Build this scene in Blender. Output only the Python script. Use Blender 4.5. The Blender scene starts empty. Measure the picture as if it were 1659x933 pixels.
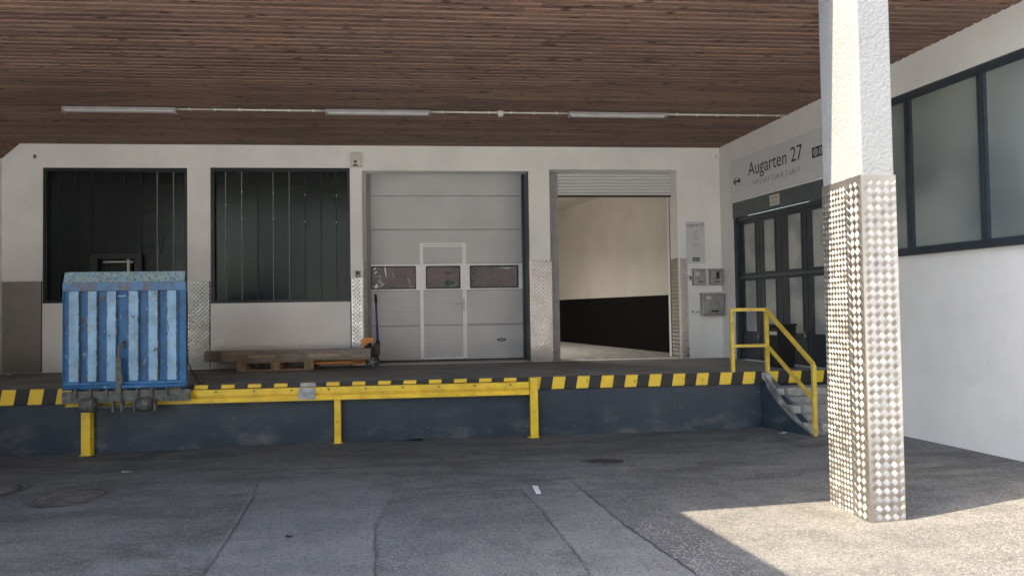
import bpy, bmesh, math, random
from mathutils import Vector, Matrix
R = math.radians
random.seed(7)
S = bpy.context.scene
COL = S.collection

# ------------------------------------------------------------------ camera, sky, sun, exposure
F_PX, CAM_Z = 1190.0, 1.70
PITCH, ROLL = R(1.637), R(0.88)
r0, f0, u0 = Vector((1, 0, 0)), Vector((0, math.cos(PITCH), math.sin(PITCH))), Vector((0, -math.sin(PITCH), math.cos(PITCH)))
cr = math.cos(ROLL) * r0 - math.sin(ROLL) * u0
cu = math.sin(ROLL) * r0 + math.cos(ROLL) * u0
cam_d = bpy.data.cameras.new('camera'); cam = bpy.data.objects.new('camera', cam_d); COL.objects.link(cam)
cam_d.sensor_width = 36.0; cam_d.lens = 36.0 * F_PX / 1659.0; cam_d.clip_start = 0.05; cam_d.clip_end = 2000
m = Matrix((cr, cu, -f0)).transposed().to_4x4(); m.translation = Vector((0, 0, CAM_Z)); cam.matrix_world = m
S.camera = cam

SUN_AZ = Vector((-0.955, -0.296)).normalized()      # horizontal direction towards the sun
SUN_EL = R(55)
world = bpy.data.worlds.new('World'); S.world = world; world.use_nodes = True
nt = world.node_tree; nt.nodes.clear()
sky = nt.nodes.new('ShaderNodeTexSky'); sky.sky_type = 'NISHITA'; sky.sun_disc = False
sky.sun_elevation = SUN_EL; sky.sun_rotation = math.atan2(SUN_AZ.x, SUN_AZ.y) % (2 * math.pi)
sky.air_density = 1.3; sky.dust_density = 2.5
bg = nt.nodes.new('ShaderNodeBackground'); bg.inputs[1].default_value = 0.085
wo = nt.nodes.new('ShaderNodeOutputWorld'); nt.links.new(sky.outputs[0], bg.inputs[0]); nt.links.new(bg.outputs[0], wo.inputs[0])
sd = bpy.data.lights.new('sun', 'SUN'); sd.energy = 2.0; sd.angle = R(0.5); sd.color = (1.0, 0.84, 0.62)
so = bpy.data.objects.new('sun', sd); COL.objects.link(so)
to_sun = Vector((SUN_AZ.x * math.cos(SUN_EL), SUN_AZ.y * math.cos(SUN_EL), math.sin(SUN_EL)))
so.rotation_euler = to_sun.to_track_quat('Z', 'Y').to_euler(); so.location = (-8, -4, 14)
S.view_settings.view_transform = 'Standard'; S.view_settings.look = 'None'
S.view_settings.exposure = 3.05; S.view_settings.gamma = 1.0; S.view_settings.use_curve_mapping = False
S.cycles.max_bounces = 10; S.cycles.diffuse_bounces = 6; S.cycles.glossy_bounces = 4
S.cycles.use_denoising = True
S.cycles.sample_clamp_indirect = 6

# ------------------------------------------------------------------ frames and pixel measurement of the photograph
class Frame:
    """A vertical wall frame: a runs right along the wall, b into it, z up."""
    def __init__(s, x, y, ang):
        s.M = Matrix.Translation((x, y, 0)) @ Matrix.Rotation(ang, 4, 'Z'); s.I = s.M.inverted(); s.ang = ang
    def px(s, x, y, b=0.0):                      # (a, z) where the sight line of photo pixel (x, y) meets depth b
        d = f0 + cr * ((x - 829.5) / F_PX) - cu * ((y - 466.5) / F_PX)
        o = s.I @ Vector((0, 0, CAM_Z)); d = s.I.to_3x3() @ d
        t = (b - o.y) / d.y; p = o + d * t
        return p.x, p.z
    def w(s, a, b, z): return s.M @ Vector((a, b, z))
B = Frame(3.74, 13.08, R(5.6))                   # back wall of the hall, also the dock's direction
W = Frame(3.74, 13.08, math.atan2(-0.9717, 0.236))   # side wall on the right
DZ = 0.782                                       # top of the loading dock
FB = -2.88                                       # b of the dock's front

# ------------------------------------------------------------------ material helpers
class NT:
    def __init__(s, name):
        s.m = bpy.data.materials.new(name); s.m.use_nodes = True; s.t = s.m.node_tree; s.n = s.t.nodes
        s.p = s.n['Principled BSDF']; s.tc = s.n.new('ShaderNodeTexCoord')
    def L(s, a, b): s.t.links.new(a, b)
    def put(s, sock, v):
        if hasattr(v, 'is_linked') or isinstance(v, bpy.types.NodeSocket): s.L(v, sock)
        elif isinstance(v, (tuple, list)) and len(v) == 3 and sock.type == 'RGBA': sock.default_value = (*v, 1)
        else: sock.default_value = v
    def co(s, scale=(1, 1, 1), rot=(0, 0, 0), loc=(0, 0, 0)):
        n = s.n.new('ShaderNodeMapping'); n.inputs['Scale'].default_value = scale; n.inputs['Rotation'].default_value = rot
        n.inputs['Location'].default_value = loc; s.L(s.tc.outputs['Object'], n.inputs['Vector']); return n.outputs[0]
    def noise(s, v, scale, detail=4, rough=0.55, dist=0.0):
        n = s.n.new('ShaderNodeTexNoise'); s.L(v, n.inputs['Vector']); n.inputs['Scale'].default_value = scale
        n.inputs['Detail'].default_value = detail; n.inputs['Roughness'].default_value = rough; n.inputs['Distortion'].default_value = dist
        return n.outputs['Fac']
    def vor(s, v, scale, feature='F1', out='Distance'):
        n = s.n.new('ShaderNodeTexVoronoi'); n.feature = feature; s.L(v, n.inputs['Vector']); n.inputs['Scale'].default_value = scale
        return n.outputs[out]
    def math(s, op, a, b=0.0, c=None, clamp=False):
        n = s.n.new('ShaderNodeMath'); n.operation = op; n.use_clamp = clamp; s.put(n.inputs[0], a); s.put(n.inputs[1], b)
        if c is not None: s.put(n.inputs[2], c)
        return n.outputs[0]
    def ramp(s, v, lo, hi, a=0.0, b=1.0):
        n = s.n.new('ShaderNodeMapRange'); n.interpolation_type = 'SMOOTHSTEP'; s.put(n.inputs[0], v)
        for i, x in enumerate((lo, hi, a, b)): n.inputs[i + 1].default_value = x
        return n.outputs[0]
    def mix(s, f, a, b, mode='MIX'):
        n = s.n.new('ShaderNodeMix'); n.data_type = 'RGBA'; n.blend_type = mode
        s.put(n.inputs['Factor'], f); s.put(n.inputs[6], a); s.put(n.inputs[7], b); return n.outputs[2]
    def sep(s, v):
        n = s.n.new('ShaderNodeSeparateXYZ'); s.L(v, n.inputs[0]); return n.outputs
    def island(s):
        n = s.n.new('ShaderNodeNewGeometry'); return n.outputs['Random Per Island']
    def bump(s, h, strength=0.3, dist=0.01):
        n = s.n.new('ShaderNodeBump'); n.inputs['Strength'].default_value = strength; n.inputs['Distance'].default_value = dist
        s.put(n.inputs['Height'], h); s.L(n.outputs[0], s.p.inputs['Normal']); return n.outputs[0]
    def out(s, col, rough=0.6, metal=0.0, spec=None):
        s.put(s.p.inputs['Base Color'], col); s.put(s.p.inputs['Roughness'], rough); s.put(s.p.inputs['Metallic'], metal)
        if spec is not None: s.p.inputs['Specular IOR Level'].default_value = spec
        return s.m

def simple(name, col, rough=0.55, metal=0.0, var=0.15, scale=6, dirt=0.0, dirtcol=(0.05, 0.045, 0.04), bump=0.0, bscale=60):
    k = NT(name); v = k.co(); n = k.noise(v, scale, 5)
    c = k.mix(k.ramp(n, .3, .7), tuple(x * (1 - var) for x in col), tuple(min(1, x * (1 + var)) for x in col))
    if dirt:
        d = k.noise(v, scale * 2.7, 6, .7); c = k.mix(k.ramp(d, .62 - dirt * .25, .78, 0, .9), c, dirtcol)
    if bump: k.bump(k.noise(v, bscale, 3), bump, .004)
    return k.out(c, rough, metal)

def plaster(name, col, bstr=.25, bscale=35, stain=.12):
    k = NT(name); v = k.co(); big = k.noise(v, .9, 5, .6); fine = k.noise(v, 7, 5, .6)
    c = k.mix(k.ramp(big, .35, .7), col, tuple(x * (1 - stain) for x in col))
    c = k.mix(k.ramp(fine, .55, .8, 0, .25), c, tuple(x * .72 for x in col))
    # run marks and scuffs
    st = k.noise(k.co((5, 5, .5)), 1.6, 5, .7)
    c = k.mix(k.ramp(st, .62, .8, 0, .22), c, (.38, .35, .31))
    sc = k.noise(k.co((1, 1, 2.2)), 9, 3, .4, 1.5)
    c = k.mix(k.ramp(sc, .73, .78, 0, .3), c, (.2, .19, .18))
    k.bump(k.noise(v, bscale, 5, .65), bstr, .01)
    return k.out(c, .85)

M = {}
M['wall'] = plaster('white_plaster', (.84, .825, .80), .15, 40)
M['wall_side'] = plaster('white_side_plaster', (.72, .715, .70), .25, 28)
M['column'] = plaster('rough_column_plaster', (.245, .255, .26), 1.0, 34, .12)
M['inner'] = plaster('corridor_paint', (.60, .565, .515), .05)
M['dado'] = simple('black_dado_paint', (.003, .003, .004), .7); M['dado'].node_tree.nodes['Principled BSDF'].inputs['Specular IOR Level'].default_value = .12
M['darkroom'] = simple('dark_room', (.035, .038, .038), .9)
M['frame_black'] = simple('black_metal_frame', (.012, .016, .018), .4)
M['frame_grey'] = simple('anthracite_metal_frame', (.030, .040, .050), .4, dirt=.15, dirtcol=(.08, .08, .08))
M['door_grey'] = simple('dark_grey_door_paint', (.026, .034, .042), .45, dirt=.2, dirtcol=(.07, .07, .07))
M['header_grey'] = simple('grey_header_paint', (.075, .09, .095), .5)
M['white_metal'] = simple('white_metal', (.90, .90, .90), .35, var=.05, dirt=.1, dirtcol=(.3, .29, .27))
M['grey_metal'] = simple('grey_metal', (.30, .30, .30), .4, var=.1)
M['steel'] = simple('brushed_steel', (.36, .36, .36), .38, .9, var=.15, scale=20)
M['dark_steel'] = simple('weathered_steel', (.13, .13, .12), .6, .3, var=.35, scale=18, dirt=.4, dirtcol=(.06, .04, .025), bump=.3)
M['black_rubber'] = simple('black_rubber', (.010, .010, .011), .45)
M['yellow'] = simple('yellow_paint', (.80, .54, .03), .4, var=.12, dirt=.22, dirtcol=(.10, .07, .03))
M['yellow_old'] = simple('old_yellow_paint', (.62, .44, .06), .5, var=.15, dirt=.3, dirtcol=(.10, .08, .05))
M['orange'] = simple('orange_paint', (.62, .21, .02), .35, var=.1, dirt=.15)
M['blue_pole'] = simple('blue_paint', (.012, .06, .16), .35)
M['plastic_white'] = simple('white_plastic', (.62, .61, .57), .45, var=.04)
M['sign'] = simple('white_sign_board', (.57, .58, .595), .45, var=.03)
M['ink'] = simple('dark_ink', (.012, .014, .022), .5)
M['ink_grey'] = simple('grey_ink', (.06, .065, .075), .5)
M['paper'] = simple('paper', (.55, .53, .46), .7, var=.05)
M['red_ink'] = simple('red_ink', (.22, .05, .03), .6)
M['brick'] = simple('brick_facade', (.30, .19, .155), .85, var=.3, scale=3)
M['leaf'] = simple('leaves', (.05, .10, .02), .6, var=.5, scale=9)
M['bark'] = simple('bark', (.10, .07, .05), .9)
M['litter'] = simple('white_scrap', (.6, .6, .58), .7)

k = NT('navy_dock_paint'); v = k.co()
c = k.mix(k.ramp(k.noise(v, 1.1, 5), .35, .7), (.020, .033, .050), (.034, .048, .064))
zz = k.sep(v)[2]
sc = k.math('MULTIPLY', k.ramp(k.noise(k.co((1, 1, 2)), 2.2, 6, .7), .45, .75), k.ramp(zz, .5, .05, 0, 1))
c = k.mix(k.math('MULTIPLY', sc, .75), c, (.14, .14, .135))
c = k.mix(k.ramp(k.noise(v, 26, 3, .5), .73, .77, 0, .7), c, (.28, .28, .27))
k.bump(k.noise(v, 1.6, 3), .5, .03)
M['navy'] = k.out(c, k.ramp(k.noise(v, 3, 4), .3, .7, .34, .55))

k = NT('dock_concrete'); v = k.co()
c = k.mix(k.ramp(k.noise(v, 1.2, 6, .65), .3, .7), (.15, .145, .138), (.25, .24, .228))
c = k.mix(k.ramp(k.noise(k.co((.5, 2.5, 1)), 2.5, 6, .7), .55, .75, 0, .6), c, (.085, .082, .078))
c = k.mix(k.ramp(k.noise(v, 60, 2), .6, .75, 0, .3), c, (.2, .19, .18))
k.bump(k.noise(v, 50, 4), .2, .004)
M['concrete'] = k.out(c, .75)

k = NT('step_concrete'); v = k.co()
c = k.mix(k.ramp(k.noise(v, 5, 6, .7), .3, .7), (.24, .23, .215), (.46, .45, .42))
k.bump(k.noise(v, 40, 5), .4, .006)
M['steps'] = k.out(c, .85)

def stripes(name, period=.331, off=0.0):
    k = NT(name); v = k.co(); x, y, z = k.sep(v)[:3]
    t = k.math('ADD', k.math('MULTIPLY', z, -.18), x); t = k.math('ADD', t, off + 100 * period)
    t = k.math('FRACT', k.math('DIVIDE', t, period))
    f = k.ramp(t, .495, .505)
    c = k.mix(f, (.78, .53, .04), (.014, .014, .015))
    w = k.noise(v, 14, 6, .7); c = k.mix(k.ramp(w, .60, .72, 0, .8), c, (.075, .07, .06))
    k.bump(w, .3, .006)
    return k.out(c, .5)
M['stripe'] = stripes('hazard_stripes')
M['stripe_small'] = stripes('small_hazard_stripes', .1)

# asphalt
def asphalt(name, lo, hi, speck=.5, stains=1.0):
    k = NT(name); v = k.co()
    base = k.noise(v, .35, 6, .6); mid = k.noise(v, 2.3, 6, .65)
    c = k.mix(k.ramp(base, .3, .7), lo, hi)
    c = k.mix(k.ramp(mid, .42, .62, 0, .55), c, tuple(x * .7 for x in lo))
    # tyre and water smears running across in front of the dock
    sm = k.noise(k.co((.35, 1.6, 1), (0, 0, R(-8))), 1.5, 7, .68, .6)
    y = k.sep(v)[1]
    xx = k.sep(v)[0]; zone = k.math('MAXIMUM', k.ramp(y, 5.6, 7.6, .18, 1.0), k.ramp(xx, -.9, -2.4, 0, .85))
    c = k.mix(k.math('MULTIPLY', k.ramp(sm, .46, .60, 0, .65 * stains), zone), c, (.052, .049, .045))
    sm2 = k.noise(k.co((.5, 2.2, 1), (0, 0, R(6)), (7, 3, 0)), 2.0, 7, .7, .8)
    c = k.mix(k.math('MULTIPLY', k.ramp(sm2, .57, .66, 0, .6 * stains), zone), c, (.20, .185, .155))
    crk = k.noise(k.co((1, 1, 1), loc=(3, 1, 0)), 1.3, 8, .7)
    line = k.math('ABSOLUTE', k.math('SUBTRACT', crk, .5))
    c = k.mix(k.ramp(line, .0, .006, .55 * stains, 0), c, (.02, .02, .02))
    vc = k.vor(v, 95, out='Color'); sp = k.sep(vc)[0]
    c = k.mix(k.ramp(sp, .78, .95, 0, speck), c, (.34, .32, .29))
    c = k.mix(k.ramp(sp, .25, .05, 0, .6), c, (.025, .025, .026))
    h = k.math('ADD', k.noise(v, 120, 3, .6), k.math('MULTIPLY', k.vor(v, 95), .8))
    k.bump(h, .55, .006)
    return k.out(c, .82)
M['asphalt'] = asphalt('old_asphalt', (.108, .107, .104), (.165, .161, .152), .34)
M['asphalt_patch'] = asphalt('smooth_asphalt_patch', (.15, .147, .143), (.18, .175, .168), .22, .5)
M['asphalt_coarse'] = asphalt('coarse_asphalt_patch', (.09, .089, .088), (.125, .122, .118), .75, .3)

# boards of the canopy ceiling: every board is a loose island along local x
k = NT('stained_ceiling_boards'); v = k.co(); isl = k.island()
cmb = k.n.new('ShaderNodeCombineXYZ'); sx = k.sep(v)
k.L(k.math('ADD', sx[0], k.math('MULTIPLY', isl, 37.0)), cmb.inputs[0]); k.L(sx[1], cmb.inputs[1]); k.L(k.math('MULTIPLY', isl, 11.0), cmb.inputs[2])
def mp(scale):
    n = k.n.new('ShaderNodeMapping'); n.inputs['Scale'].default_value = scale; k.L(cmb.outputs[0], n.inputs['Vector']); return n.outputs[0]
g1 = k.noise(mp((.9, 14, 1)), 2.0, 6, .6, .3); g2 = k.noise(mp((.25, 1, 1)), 1.2, 3)
c = k.mix(k.ramp(g1, .3, .7), (.075, .045, .036), (.175, .107, .080))
c = k.mix(k.ramp(isl, 0, 1, 0, .35), c, (.10, .052, .040))
c = k.mix(k.ramp(g2, .4, .7, 0, .5), c, (.26, .15, .10))
kn = k.vor(mp((3.2, 9.0, 1)), 1.0); c = k.mix(k.ramp(kn, .24, .12, 0, .95), c, (.025, .012, .008))
st = k.noise(mp((1.7, 9, 1)), 2.2, 4, .7, 2.0); c = k.mix(k.ramp(st, .56, .64, 0, .5), c, (.045, .020, .016))
c = k.mix(k.ramp(k.math('FRACT', k.math('MULTIPLY', isl, 7.31)), .7, 1.0, 0, .3), c, (.27, .17, .12))
k.bump(g1, .25, .006)
M['boards'] = k.out(c, .6)
M['gap'] = simple('dark_gap', (.008, .006, .005), .9)

# tread plate
def tread_mat(name, col, rough, metal=1.0):
    k = NT(name); v = k.co()
    c = k.mix(k.ramp(k.noise(v, 3, 5), .3, .7), tuple(x * .85 for x in col), col)
    c = k.mix(k.ramp(k.noise(v, 11, 6, .7), .6, .8, 0, .25), c, (.25, .22, .19))
    return k.out(c, k.ramp(k.noise(v, 7, 4), .3, .7, rough - .06, rough + .1), metal)
M['tread'] = tread_mat('aluminium_tread_plate', (.40, .385, .365), .38, .88)
M['tread_sunlit'] = tread_mat('sunlit_reveal_plate', (.62, .63, .60), .4, .35)  # paler, less metallic copy: light from the sunlit ground put into its colour
M['tread_old'] = tread_mat('dull_tread_plate', (.52, .50, .465), .36)
M['tread_wall'] = tread_mat('bright_tread_plate', (.60, .575, .55), .32)

# door skins
k = NT('sectional_door_skin'); v = k.co(); z = k.sep(v)[2]
w = k.math('FRACT', k.math('MULTIPLY', z, 22.0)); rib = k.ramp(k.math('ABSOLUTE', k.math('SUBTRACT', w, .5)), .36, .5)
c = k.mix(k.ramp(k.noise(v, 1.5, 5), .3, .7), (.54, .54, .548), (.60, .60, .605))
c = k.mix(k.math('MULTIPLY', rib, .28), c, (.24, .24, .24))
c = k.mix(k.ramp(k.noise(k.co((1, 1, 3)), 6, 4, .6), .70, .76, 0, .4), c, (.12, .12, .12))
k.bump(k.math('MULTIPLY', rib, -1.0), .5, .006)
M['door_skin'] = k.out(c, .42)
k = NT('roller_shutter_slats'); v = k.co(); z = k.sep(v)[2]
w = k.math('FRACT', k.math('MULTIPLY', z, 17.0)); rib = k.math('ABSOLUTE', k.math('SUBTRACT', w, .5))
c = k.mix(k.ramp(rib, .3, .5), (.66, .66, .65), (.42, .42, .41)); k.bump(k.ramp(rib, .2, .5, 1, 0), .8, .02)
M['shutter'] = k.out(c, .4)

# glass
def glass(name, tint, rough=.03, wav=0.0, wscale=2.0, trans=.6, boost=1.0):
    k = NT(name); v = k.co()
    gl = k.n.new('ShaderNodeBsdfGlossy'); gl.inputs['Roughness'].default_value = rough; gl.inputs['Color'].default_value = (.9, .95, .95, 1)
    tr = k.n.new('ShaderNodeBsdfTransparent'); tr.inputs['Color'].default_value = (*tint, 1)
    df = k.n.new('ShaderNodeBsdfDiffuse'); df.inputs['Color'].default_value = (.012, .016, .018, 1)
    a = k.n.new('ShaderNodeMixShader'); a.inputs[0].default_value = 1 - trans; k.L(tr.outputs[0], a.inputs[1]); k.L(df.outputs[0], a.inputs[2])
    fr = k.n.new('ShaderNodeFresnel'); fr.inputs['IOR'].default_value = 1.52
    b = k.n.new('ShaderNodeMixShader'); k.L(k.math('ADD', k.math('MULTIPLY', fr.outputs[0], boost), .0, clamp=True), b.inputs[0])
    k.L(a.outputs[0], b.inputs[1]); k.L(gl.outputs[0], b.inputs[2])
    k.L(b.outputs[0], k.n['Material Output'].inputs['Surface'])
    if wav:
        bp = k.n.new('ShaderNodeBump'); bp.inputs['Strength'].default_value = wav; bp.inputs['Distance'].default_value = .02
        k.L(k.noise(v, wscale, 3, .5, 1.2), bp.inputs['Height']); k.L(bp.outputs[0], gl.inputs['Normal'])
    return k.m
M['glass_dark'] = glass('profiled_glass', (.45, .52, .52), .22, .2, 1.5, .55, .75)
M['glass_door'] = glass('door_window_glass', (.25, .28, .28), .01, .5, 3.0, .3, 4.0)
k = NT('frosted_window_glass'); v = k.co()
c = k.mix(k.ramp(k.noise(k.co((.5, 1, .5)), 1.4, 2, .4), .35, .65), (.12, .142, .145), (.25, .275, .26))
M['frost'] = k.out(c, .22, 0, .7)
k = NT('frosted_door_glass'); v = k.co()
c = k.mix(k.ramp(k.noise(v, 2.2, 3, .4), .35, .65), (.24, .26, .26), (.42, .42, .39))
M['frost_door'] = k.out(c, .3, 0, .6)

# ramp blues
def worn(name, col, chip, amount, scale=9, edge=False):
    k = NT(name); v = k.co()
    c = k.mix(k.ramp(k.noise(v, 4, 5), .3, .7), tuple(x * .75 for x in col), tuple(min(1, x * 1.2) for x in col))
    n = k.noise(k.co((1.2, 1, .8)), scale, 7, .75)
    c = k.mix(k.ramp(n, .60 - amount, .64 - amount, 0, .9), c, chip)
    r = k.noise(k.co((1, 1, 1), loc=(5, 2, 9)), scale * .8, 7, .75)
    c = k.mix(k.ramp(r, .605, .65, 0, .9), c, (.12, .06, .028))
    s = k.noise(k.co((3, 1, .5), loc=(1, 7, 3)), 6, 6, .7)
    c = k.mix(k.ramp(s, .58, .68, 0, .6), c, (.05, .07, .10))
    if edge:
        gx = k.sep(k.tc.outputs['Generated'])[0]; e = k.math('ABSOLUTE', k.math('SUBTRACT', gx, .5))
        w = k.noise(k.co((1, 1, .6)), 22, 6, .75); e = k.math('ADD', e, k.math('MULTIPLY', k.math('SUBTRACT', w, .5), .55))
        c = k.mix(k.ramp(e, .43, .49, 0, .85), c, (.085, .060, .045))
    k.bump(n, .2, .004)
    return k.out(c, .5)
M['blue'] = worn('deep_blue_paint', (.035, .15, .34), (.20, .32, .42), .0)
M['blue_light'] = worn('faded_blue_paint', (.25, .45, .64), (.40, .43, .42), .05, 7, True)
M['blue_band'] = worn('grey_blue_paint', (.08, .19, .36), (.13, .13, .14), .12, 7)
k = NT('worn_blue_tread'); v = k.co()
n = k.noise(v, 24, 6, .8); c = k.mix(k.ramp(n, .42, .60), (.17, .34, .48), (.36, .40, .34))
c = k.mix(k.ramp(k.noise(v, 45, 4, .7), .5, .62, 0, .9), c, (.07, .08, .06)); k.bump(k.vor(v, 45), .7, .01)
M['blue_tread'] = k.out(c, .6)

k = NT('wrapped_cardboard'); v = k.co()
c = k.mix(k.ramp(k.noise(k.co((1, 3, 6)), 3, 5, .6), .3, .7), (.15, .115, .085), (.27, .215, .165))
c = k.mix(k.ramp(k.noise(k.co((3, 1, 1)), 3, 6, .8, 2), .6, .68, 0, .35), c, (.5, .47, .43))
k.bump(k.noise(k.co((2, 1, 5)), 7, 5), .4, .01)
M['carton'] = k.out(c, .38)
M['wood'] = simple('pallet_wood', (.36, .25, .15), .8, var=.35, scale=14, dirt=.3, dirtcol=(.08, .05, .03))
k = NT('pallet_deck_old_wood'); M['wood_dark'] = simple('brown_board', (.14, .085, .055), .8, var=.3, scale=12)
M['manhole'] = simple('rusty_cast_iron', (.11, .095, .085), .7, .2, var=.35, scale=9, dirt=.3, dirtcol=(.05, .05, .05), bump=.6, bscale=30)

# ------------------------------------------------------------------ object helpers
def bm_new(): return bmesh.new()
def box(bm, a0, a1, b0, b1, z0, z1, bev=0.0):
    vs = [bm.verts.new((x, y, z)) for z in (z0, z1) for (x, y) in ((a0, b0), (a1, b0), (a1, b1), (a0, b1))]
    fs = [(3, 2, 1, 0), (4, 5, 6, 7), (0, 1, 5, 4), (1, 2, 6, 5), (2, 3, 7, 6), (3, 0, 4, 7)]
    fl = [bm.faces.new([vs[i] for i in f]) for f in fs]
    if bev:
        es = list({e for f in fl for e in f.edges}); bmesh.ops.bevel(bm, geom=es, offset=bev, segments=2, affect='EDGES', profile=.5)
    return bm
def prism(bm, pts, vec):
    """pts: closed outline (3D), extruded by vec."""
    n = len(pts); v0 = [bm.verts.new(p) for p in pts]; v1 = [bm.verts.new(Vector(p) + Vector(vec)) for p in pts]
    bm.faces.new(v0); bm.faces.new(v1[::-1])
    for i in range(n): bm.faces.new((v0[i], v1[i], v1[(i + 1) % n], v0[(i + 1) % n]))
    return bm
def bar(bm, p, q, w, h=None, up=(0, 0, 1)):
    h = h or w; p, q = Vector(p), Vector(q); d = (q - p).normalized(); up = Vector(up)
    if abs(d.dot(up)) > .95: up = Vector((0, 1, 0))
    s = d.cross(up).normalized(); t = s.cross(d)
    prism(bm, [p + s * w / 2 * i + t * h / 2 * j for i, j in ((-1, -1), (1, -1), (1, 1), (-1, 1))], q - p); return bm
def tube(bm, p, q, r, n=12, r2=None):
    p, q = Vector(p), Vector(q); r2 = r if r2 is None else r2; d = (q - p).normalized()
    s = d.orthogonal().normalized(); t = d.cross(s)
    a = [bm.verts.new(p + (s * math.cos(2 * math.pi * i / n) + t * math.sin(2 * math.pi * i / n)) * r) for i in range(n)]
    b = [bm.verts.new(q + (s * math.cos(2 * math.pi * i / n) + t * math.sin(2 * math.pi * i / n)) * r2) for i in range(n)]
    bm.faces.new(a[::-1]); bm.faces.new(b)
    for i in range(n):
        f = bm.faces.new((a[i], a[(i + 1) % n], b[(i + 1) % n], b[i])); f.smooth = True
    return bm
def path(bm, pts, r, n=8):
    for p, q in zip(pts, pts[1:]): tube(bm, p, q, r, n)
    return bm
def obj(name, bm, mat, parent=None, label=None):
    bmesh.ops.recalc_face_normals(bm, faces=bm.faces)
    me = bpy.data.meshes.new(name); bm.to_mesh(me); bm.free(); me.materials.append(M[mat] if isinstance(mat, str) else mat)
    o = bpy.data.objects.new(name, me); COL.objects.link(o)
    if parent is not None: o.parent = parent
    if label: o['label'] = label
    return o
def tag(o, label=None, cat=None, group=None, kind=None):
    if label: o['label'] = label
    if cat: o['category'] = cat
    if group: o['group'] = group
    if kind: o['kind'] = kind
    return o
def thing(name, label, cat, loc=(0, 0, 0), fr=B, rz=0.0, group=None):
    o = bpy.data.objects.new(name, None); COL.objects.link(o); o.empty_display_size = .2
    o.matrix_world = fr.M @ Matrix.Translation(loc) @ Matrix.Rotation(rz, 4, 'Z')
    return tag(o, label, cat, group)
def single(name, bm, mat, label, cat, loc=(0, 0, 0), fr=B, rz=0.0, group=None, kind=None):
    o = obj(name, bm, mat); o.matrix_world = fr.M @ Matrix.Translation(loc) @ Matrix.Rotation(rz, 4, 'Z')
    return tag(o, label, cat, group, kind)
def copy_tree(o, parent=None):
    c = o.copy(); COL.objects.link(c)
    if parent: c.parent = parent
    for ch in [x for x in bpy.data.objects if x.parent == o]: copy_tree(ch, c)
    return c

def text_bm(bm, s, x0, x1, z0, z1, b, ext=.002, keep=False):
    """Lettering s fitted into the rectangle x0..x1, z0..z1 of the plane y=b, facing -y."""
    cu_ = bpy.data.curves.new('t', 'FONT'); cu_.body = s; cu_.extrude = 0; cu_.resolution_u = 3
    to = bpy.data.objects.new('t', cu_); COL.objects.link(to)
    dg = bpy.context.evaluated_depsgraph_get(); me = bpy.data.meshes.new_from_object(to.evaluated_get(dg))
    bpy.data.objects.remove(to); bpy.data.curves.remove(cu_)
    xs = [v.co.x for v in me.vertices]; ys = [v.co.y for v in me.vertices]
    lx, hx, ly, hy = min(xs), max(xs), min(ys), max(ys)
    vs = [bm.verts.new((x0 + (v.co.x - lx) / (hx - lx) * (x1 - x0), b, z0 + (v.co.y - ly) / (hy - ly) * (z1 - z0))) for v in me.vertices]
    for p in me.polygons:
        try: bm.faces.new([vs[i] for i in p.vertices])
        except ValueError: pass
    bpy.data.meshes.remove(me); return bm

def wall(bm, a0, a1, z0, z1, holes, b0, b1):
    """A wall from b0 (front) to b1 with rectangular holes (a0,a1,z0,z1) and their reveals."""
    As = sorted({a0, a1, *[h[0] for h in holes], *[h[1] for h in holes]}); Zs = sorted({z0, z1, *[h[2] for h in holes], *[h[3] for h in holes]})
    V = {}
    def vt(a, b, z):
        if (a, b, z) not in V: V[(a, b, z)] = bm.verts.new((a, b, z))
        return V[(a, b, z)]
    def hole(i, j):
        if not (0 <= i < len(As) - 1 and 0 <= j < len(Zs) - 1): return True
        ca, cz = (As[i] + As[i + 1]) / 2, (Zs[j] + Zs[j + 1]) / 2
        return any(h[0] < ca < h[1] and h[2] < cz < h[3] for h in holes)
    for i in range(len(As) - 1):
        for j in range(len(Zs) - 1):
            if hole(i, j): continue
            p, q, r_, s_ = As[i], As[i + 1], Zs[j], Zs[j + 1]
            bm.faces.new((vt(p, b0, r_), vt(q, b0, r_), vt(q, b0, s_), vt(p, b0, s_)))
            bm.faces.new((vt(p, b1, s_), vt(q, b1, s_), vt(q, b1, r_), vt(p, b1, r_)))
            if hole(i - 1, j): bm.faces.new((vt(p, b0, r_), vt(p, b0, s_), vt(p, b1, s_), vt(p, b1, r_)))
            if hole(i + 1, j): bm.faces.new((vt(q, b0, s_), vt(q, b0, r_), vt(q, b1, r_), vt(q, b1, s_)))
            if hole(i, j - 1): bm.faces.new((vt(q, b0, r_), vt(p, b0, r_), vt(p, b1, r_), vt(q, b1, r_)))
            if hole(i, j + 1): bm.faces.new((vt(p, b0, s_), vt(q, b0, s_), vt(q, b1, s_), vt(p, b1, s_)))
    return bm

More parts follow.
